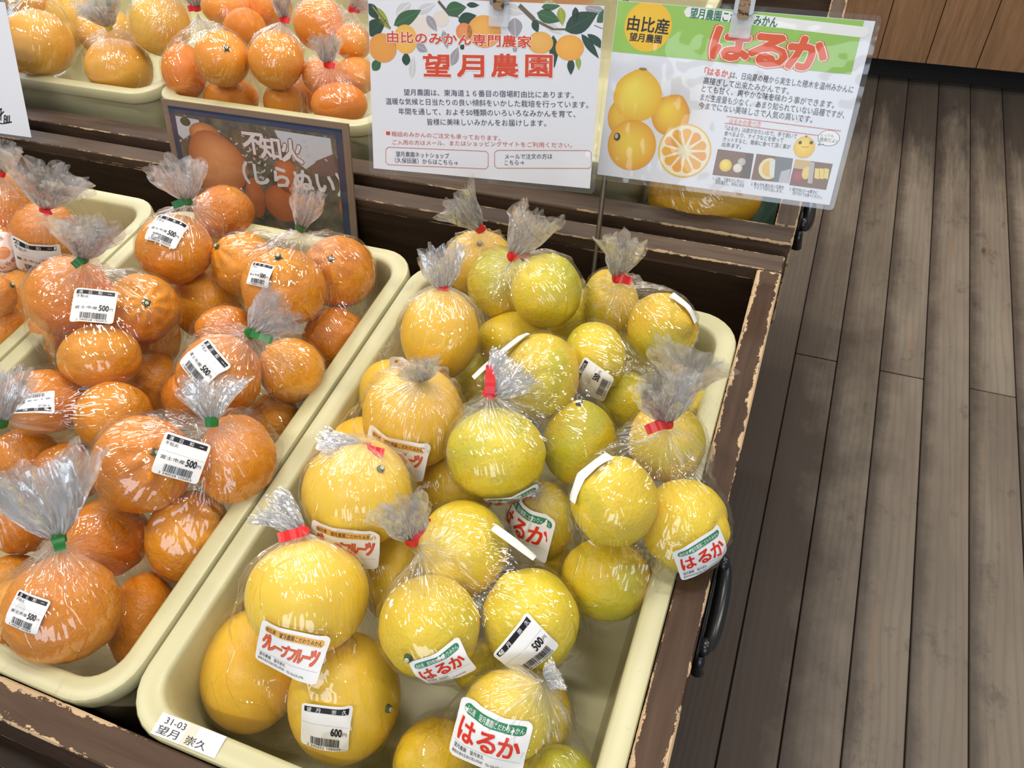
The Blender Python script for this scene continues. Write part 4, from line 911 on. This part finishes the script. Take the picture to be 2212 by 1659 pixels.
p.T('まだ生産量も少なく、あまり知られていない品種ですが、', 828, 712, 1888, 845, 54, K, bold=.004); p.T('今までにない美味しさで人気の高いです。', 815, 772, 1652, 878, 54, K, bold=.004)
p.LN(1020, 855, 1860, 962, 5, (.65, .15, .08), 2); p.LN(1005, 905, 1690, 995, 5, (.65, .15, .08), 2)
p.T('はるかの食べ方', 1040, 888, 1272, 912, 42, (.72, .18, .08))
for t_, a_ in (('「はるか」は皮がかたいので、手で剥いて', (1010, 938, 1537, 1002)), ('食べるより、ナイフなどを使って', (1003, 978, 1437, 1030)), ('カットすると、簡単に食べて頂く事が', (993, 1020, 1490, 1080)), ('出来ます。', (985, 1058, 1128, 1078))): p.T(t_, *a_, 36, K)
p.B(1770, 1015, 82, 116, K, K, layer=1.5); p.B(1770, 1015, 78, 110, WHITE, WHITE, layer=1.8); p.Q([(1715, 1045), (1692, 1066), (1735, 1058)], WHITE, 1.9); p.LN(1712, 1048, 1692, 1066, 4, K, 2); p.LN(1692, 1066, 1735, 1058, 4, K, 2)
p.T('とっても', 1714, 992, 1806, 1001, 24, K, layer=2.2); p.T('簡単だよ♪', 1704, 1024, 1832, 1036, 32, K, layer=2.2, bold=.01)
YC, YO = (.95, .78, .10), (.84, .46, .02)
p.B(650, 830, 260, 560, (.62, .62, .66), (.80, .80, .84), layer=.6)
p.B(240, 860, 95, 260, (.88, .56, .05), (.75, .36, .02), layer=1.0)
p.B(608, 850, 142, 300, (.92, .66, .06), (.72, .30, .02), layer=1.2, shape=lambda a: 1 + .10 * math.exp(-((a - 1.2) / .3) ** 2))
p.B(365, 710, 180, 370, YC, YO, layer=1.6, shape=lambda a: 1 + .12 * math.exp(-((a - 1.5) / .32) ** 2)); p.B(405, 508, 30, 22, (.25, .22, .08), (.3, .25, .1), layer=1.8)
p.B(322, 1068, 180, 372, (.94, .68, .07), (.80, .36, .02), layer=2.0, light=(-.1, .1)); p.B(215, 1005, 24, 60, (.02, .02, .01), (.05, .05, .02), layer=2.2); p.B(210, 1000, 13, 36, (.5, .5, .3), (.5, .5, .3), layer=2.4)
p.B(710, 1110, 198, 396, (.90, .60, .10), (.82, .50, .05), layer=2.0); p.B(710, 1110, 186, 372, (.84, .78, .58), (.86, .80, .62), layer=2.2)
for i in range(11):
    a0 = 2 * math.pi * (i + .07) / 11; a1_ = 2 * math.pi * (i + .93) / 11; am = (a0 + a1_) / 2
    P_ = [(710 + 40 * math.cos(am), 1110 + 40 * math.sin(am))] + [(710 + r_ * math.cos(a), 1110 + r_ * math.sin(a)) for a, r_ in ((a0, 148), (a0 * .75 + a1_ * .25, 163), (am, 167), (a0 * .25 + a1_ * .75, 163), (a1_, 148))]
    p.Q(P_, (.84, .36 + .04 * (i % 3), .04), 2.5)
p.B(710, 1110, 34, 66, (.88, .84, .68), (.86, .74, .45), layer=2.8)
for i in range(6): a0 = i * 1.05 + .3; p.B(710 + 48 * math.cos(a0), 1110 + 48 * math.sin(a0), 9, 30, (.82, .72, .48), (.78, .62, .34), layer=2.8)
p.B(1590, 1082, 80, 162, (.92, .70, .06), (.80, .48, .03), layer=1.6)
for x in (1560, 1642): p.B(x, 1048, 13, 26, K, K, layer=2.2)
p.LN(1568, 1075, 1582, 1082, 4, RED, 2.2); p.LN(1582, 1082, 1598, 1078, 4, RED, 2.2); p.LN(1598, 1078, 1612, 1084, 4, RED, 2.2); p.LN(1612, 1084, 1625, 1076, 4, RED, 2.2); p.B(1605, 1003, 9, 16, (.15, .13, .04), (.15, .13, .04), layer=2)
BR = (.20, .10, .045)
p.Q([(955, 1095), (1220, 1130), (1190, 1315), (915, 1285)], BR, 1.5); p.Q([(1165, 1125), (1220, 1130), (1190, 1315), (1115, 1305)], (.10, .06, .05), 1.7); p.B(1012, 1215, 46, 92, YC, (.75, .48, .03), layer=2); p.B(1130, 1190, 30, 58, (.6, .58, .52), (.4, .38, .34), layer=2); p.B(1100, 1235, 34, 66, (.84, .82, .74), (.66, .62, .52), layer=2.2)
p.Q([(1240, 1130), (1508, 1165), (1478, 1345), (1200, 1320)], BR, 1.5); p.B(1330, 1240, 76, 156, (.84, .74, .44), (.80, .70, .42), layer=1.8); p.B(1338, 1240, 58, 118, (.80, .54, .12), (.78, .48, .10), layer=2.0); p.Q([(1375, 1150), (1508, 1165), (1478, 1345), (1360, 1330)], (.16, .17, .19), 2.2); p.Q([(1335, 1185), (1378, 1175), (1368, 1305), (1335, 1290)], (.75, .74, .70), 2.3); p.Q([(1420, 1260), (1490, 1240), (1478, 1345), (1400, 1338)], (.48, .50, .54), 2.3)
p.Q([(1525, 1170), (1800, 1205), (1750, 1395), (1480, 1360)], BR, 1.5); p.Q([(1525, 1170), (1640, 1185), (1625, 1250), (1510, 1235)], (.62, .42, .16), 1.7); p.B(1545, 1300, 52, 110, (.42, .10, .09), (.22, .05, .05), layer=2); p.B(1605, 1270, 32, 96, (.84, .66, .20), (.76, .55, .12), layer=2.2); p.Q([(1632, 1190), (1668, 1194), (1648, 1350), (1614, 1345)], (.45, .45, .46), 2.4)
for x in (1690, 1722, 1756): p.Q([(x - 20, 1235), (x + 18, 1242), (x + 8, 1318), (x - 26, 1308)], (.82, .64, .18), 2.4)
for t_, a_ in (('1. 上部、下部を少し平らに', (920, 1308, 1150, 1337)), ('切り落とし、半分に切る', (940, 1338, 1147, 1364)), ('2. 真ん中を通る白い芯部を', (1200, 1348, 1440, 1378)), ('ナイフで切り出します。', (1222, 1376, 1432, 1406)), ('3. 縦方向に5〜6等分に', (1483, 1386, 1690, 1415)), ('切り分けてお食べください。', (1505, 1416, 1722, 1450))): p.T(t_, *a_, 27, K, bold=.006)
p.build('printing', clamp_fn(s2, PW, PH_), r2, .00010)

# handwritten white sign at the edge of the photo
s3 = Sheet((-1.5, .915, 0), (1, .05, 0), (0, .397, .905)); bq = hit_plane(68, 297, Vector((-1.2, .887, .93)), s3.n); s3.tl = bq - s3.ex * .297 + s3.ey * .212
r3 = empty('poster', s3.pt(.15, -.212), 'plain white paper sign with a few handwritten strokes', 'sign'); paper(s3, .297, .212, r3)
p = PxPrint(s3, 0, 0, 2.765)
for a_ in ((0, 655, 12, 648), (0, 690, 25, 665), (8, 650, 6, 720), (28, 690, 26, 735), (26, 690, 40, 692), (40, 692, 38, 735), (30, 712, 40, 712), (48, 690, 47, 730), (58, 688, 57, 728), (20, 738, 72, 728), (0, 735, 18, 740)): p.LN(*a_, 9, K, 2)
p.build('handwriting', s3.fn(), r3, .00012)

def tube(name, pts, r, mat, parent, n=10):
    V = []; F = []; P_ = [Vector(q) for q in pts]
    for i, q in enumerate(P_):
        d = (P_[min(i + 1, len(P_) - 1)] - P_[max(i - 1, 0)]).normalized(); a = d.orthogonal().normalized(); b = d.cross(a)
        for k in range(n): V.append(q + (a * math.cos(6.2832 * k / n) + b * math.sin(6.2832 * k / n)) * r)
    for i in range(len(P_) - 1):
        for k in range(n): F.append((i * n + k, i * n + (k + 1) % n, (i + 1) * n + (k + 1) % n, (i + 1) * n + k))
    F += [tuple(range(n))[::-1], tuple((len(P_) - 1) * n + k for k in range(n))]
    o = link(name, mesh(name, V, F), mat, parent); o.data.set_sharp_from_angle(angle=.8); return o
def clip(sh, px, py, root, drop=.028):
    """steel clip hanging from the bar, its clear jaws pinching the top of the sheet"""
    u, _ = sh.uv(px, py)
    def bx(nm, u0, u1, v0, v1, w0, w1, m, par):
        V = [sh.pt(a, b, c) for a in (u0, u1) for b in (v0, v1) for c in (w0, w1)]
        bm = bmesh.new(); vv = [bm.verts.new(q) for q in V]
        for f in ((0, 1, 3, 2), (4, 6, 7, 5), (0, 4, 5, 1), (2, 3, 7, 6), (0, 2, 6, 4), (1, 5, 7, 3)): bm.faces.new([vv[i] for i in f])
        bmesh.ops.bevel(bm, geom=bm.edges[:], offset=.0012, segments=2, affect='EDGES'); bmesh.ops.recalc_face_normals(bm, faces=bm.faces[:])
        return bm_obj(nm, bm, m, par)
    c = bx('clip', u - .0115, u + .0115, -.004, .030, -.004, .0060, M_STEEL, root)
    bx('clear_jaw', u - .0125, u + .0125, -drop, -.002, .0016, .0045, M_CLIPTAB, c)
    bx('dark_insert', u - .0065, u + .0065, -.009, .012, .0062, .0072, M_BLACK if False else W_IN, c)
    return c
A = hit_plane(1283, 585, Vector((0, .838, 0)), Vector((0, 1, 0))); Bp = hit_plane(1307, 380, Vector((0, .900, 0)), Vector((0, 1, 0)))
d = (Bp - A).normalized(); foot = A - d * ((A.z - .705) / d.z); topp = A + d * ((1.165 - A.z) / d.z)
sg = empty('sign_stand', foot, 'thin metal pole stand with steel clips holding the two laminated posters', 'sign stand')
tube('pole', [foot, topp], .0036, M_POLE, sg)
tube('crossbar', [s1.pt(.10, .026, -.006), topp + Vector((0, 0, 0)), s2.pt(.22, .026, -.006)], .0032, M_STEEL, sg)
clip(s1, 1080, 5, sg); clip(s2, 1610, 5, sg, .030)
A = hit_plane(72, 448, Vector((0, .815, 0)), Vector((0, 1, 0))); Bp = hit_plane(22, 340, Vector((0, .86, 0)), Vector((0, 1, 0)))
d = (Bp - A).normalized(); foot = A - d * ((A.z - .705) / d.z); topp = A + d * ((1.13 - A.z) / d.z)
sg2 = empty('sign_stand', foot, 'brown pole stand holding up the handwritten white sign', 'sign stand'); tube('pole', [foot, topp], .0045, simple('brown_pole', (.10, .06, .045), .4), sg2)

# ------------------------------------------------------------------ photo board of the mandarin variety
n0 = Vector((0, 1, -.3)).normalized(); P0 = Vector((-.8, .845, .84))
c_ = [hit_plane(x, y, P0, n0) for x, y in ((347, 213), (752, 268), (806, 558))]
s4 = Sheet(c_[0], c_[1] - c_[0], (0, .3, 1)); BW = (c_[1] - c_[0]).length; BH = .215
r4 = empty('photo_board', s4.pt(BW / 2, -BH), 'brown cardboard sign with a blue-bordered mandarin photo, standing behind the mandarin bags', 'sign')
def slab(name, u0, u1, v0, v1, w0, w1, m, par):
    V = [s4.pt(a, b, c) for a in (u0, u1) for b in (v0, v1) for c in (w0, w1)]
    o = link(name, mesh(name, V, [(0, 1, 3, 2), (4, 6, 7, 5), (0, 4, 5, 1), (2, 3, 7, 6), (0, 2, 6, 4), (1, 5, 7, 3)]), m, par); return o
M_CARD = simple('cardboard', (.20, .14, .095), .75); M_NAVY = simple('navy_border', (.018, .035, .085), .35)
slab('cardboard', 0, BW, -BH, 0, -.003, 0, M_CARD, r4)
bu0, bv0 = s4.uv(363, 231); bu1, bv1 = s4.uv(734, 281)
slab('border', bu0, BW - bu0, -BH + .006, -bu0 * .8, .0001, .0006, M_NAVY, r4)
t = NT('orchard_photo'); tc = t.n('ShaderNodeTexCoord'); v = tc.outputs['Object']
n1 = t.noise(v, 28, 6, .7); n2 = t.noise(v, 70, 5, .7); c0 = t.mix(t.step(n1, .35, .65), (.014, .022, .010), (.16, .14, .10)); c0 = t.mix(t.math('MULTIPLY', t.step(n2, .5, .7), .5), c0, (.16, .07, .03)); c0 = t.mix(t.step(t.noise(v, 46, 5, .6), .62, .66), c0, (.34, .35, .36))
t.pbsdf(c0, .4); 
pu, pv = bu0 + .011, -bu0 * .8 - .010
pic = slab('picture', pu, BW - pu, -BH + .012, pv, .0007, .0010, t.m, r4)
p = PxPrint(s4, 0, 0, 2.765); SKY = (.50, .53, .58)
p.Q([(1050, 690), (1190, 715), (1200, 760), (1100, 830), (1065, 800)], SKY, 1); p.Q([(1640, 775), (1975, 825), (1990, 925), (1900, 960), (1830, 1010), (1700, 900)], SKY, 1); p.Q([(1890, 960), (1990, 920), (2020, 1040), (1960, 1060), (1860, 1020)], (.16, .10, .09), 1.1)
rq = random.Random(4)
for i in range(90):
    x = rq.gauss(1500, 190); y = 760 + (x - 1150) * .1 + rq.uniform(0, 260)
    if 1080 < x < 1950: a_ = rq.uniform(0, 3); p.LF(x, y, x + 26 * math.cos(a_), y + 22 * math.sin(a_), 14, (.42, .42, .43), 1.2)
OM, OD = (.66, .27, .09), (.36, .10, .025)
for x, y, rx, ry in ((1530, 1180, 55, 115), (1690, 1215, 105, 105), (1715, 1050, 70, 100), (2060, 1240, 30, 50)): p.B(x, y, rx, ry * 2, (.50, .15, .05), OD, layer=1.6)
p.B(1225, 800, 90, 130, OM, (.34, .12, .04), layer=1.8); p.B(1300, 980, 170, 370, (.72, .31, .12), OD, layer=2.0, light=(.05, .35), shape=lambda a: 1 + .05 * math.cos(3 * a)); p.B(1110, 725, 30, 50, (.05, .05, .02), (.04, .05, .02), layer=2)
WT = (.62, .62, .64)
for ch, x, y in (('不', 1515, 850), ('知', 1615, 880), ('火', 1745, 900)): p.T(ch, x - 62, y - 8, x + 62, y + 8, 135, WT, layer=3.2, bold=.04, outline=(.18, .05, .03), ow=.035)
p.T('（しらぬい）', 1455, 1025, 2050, 1105, 126, WT, layer=3.2, bold=.045)
p.T('渡辺農園（西', 1560, 1365, 1740, 1395, 60, (.42, .33, .06), layer=3, bold=.01)
p.build('printing', lambda A: [s4.pt(min(max(q[0], pu), BW - pu), min(max(q[1], -BH + .012), pv), q[2] + .0011) for q in A], r4, .00012)
# clear plastic sheet taped over the board
V = []; F = []; nn = 30
for j in range(nn + 1):
    for i in range(nn + 1):
        u, v_ = i / nn, j / nn; V.append(s4.pt(.004 + (BW - .008) * u, -.012 - (BH - .016) * v_, .0028 + .0012 * noise.noise(Vector((u * 3, v_ * 4, 1))) + .0018 * abs(noise.noise(Vector((u * 5 + v_ * 4, v_ * 3 - u, 5))))))
for j in range(nn):
    for i in range(nn): a = j * (nn + 1) + i; F.append((a, a + 1, a + nn + 2, a + nn + 1))
link('clear_sheet', mesh('clear_sheet', V, F), M_POUCH, r4, None, True)
print('SCENE BUILT')
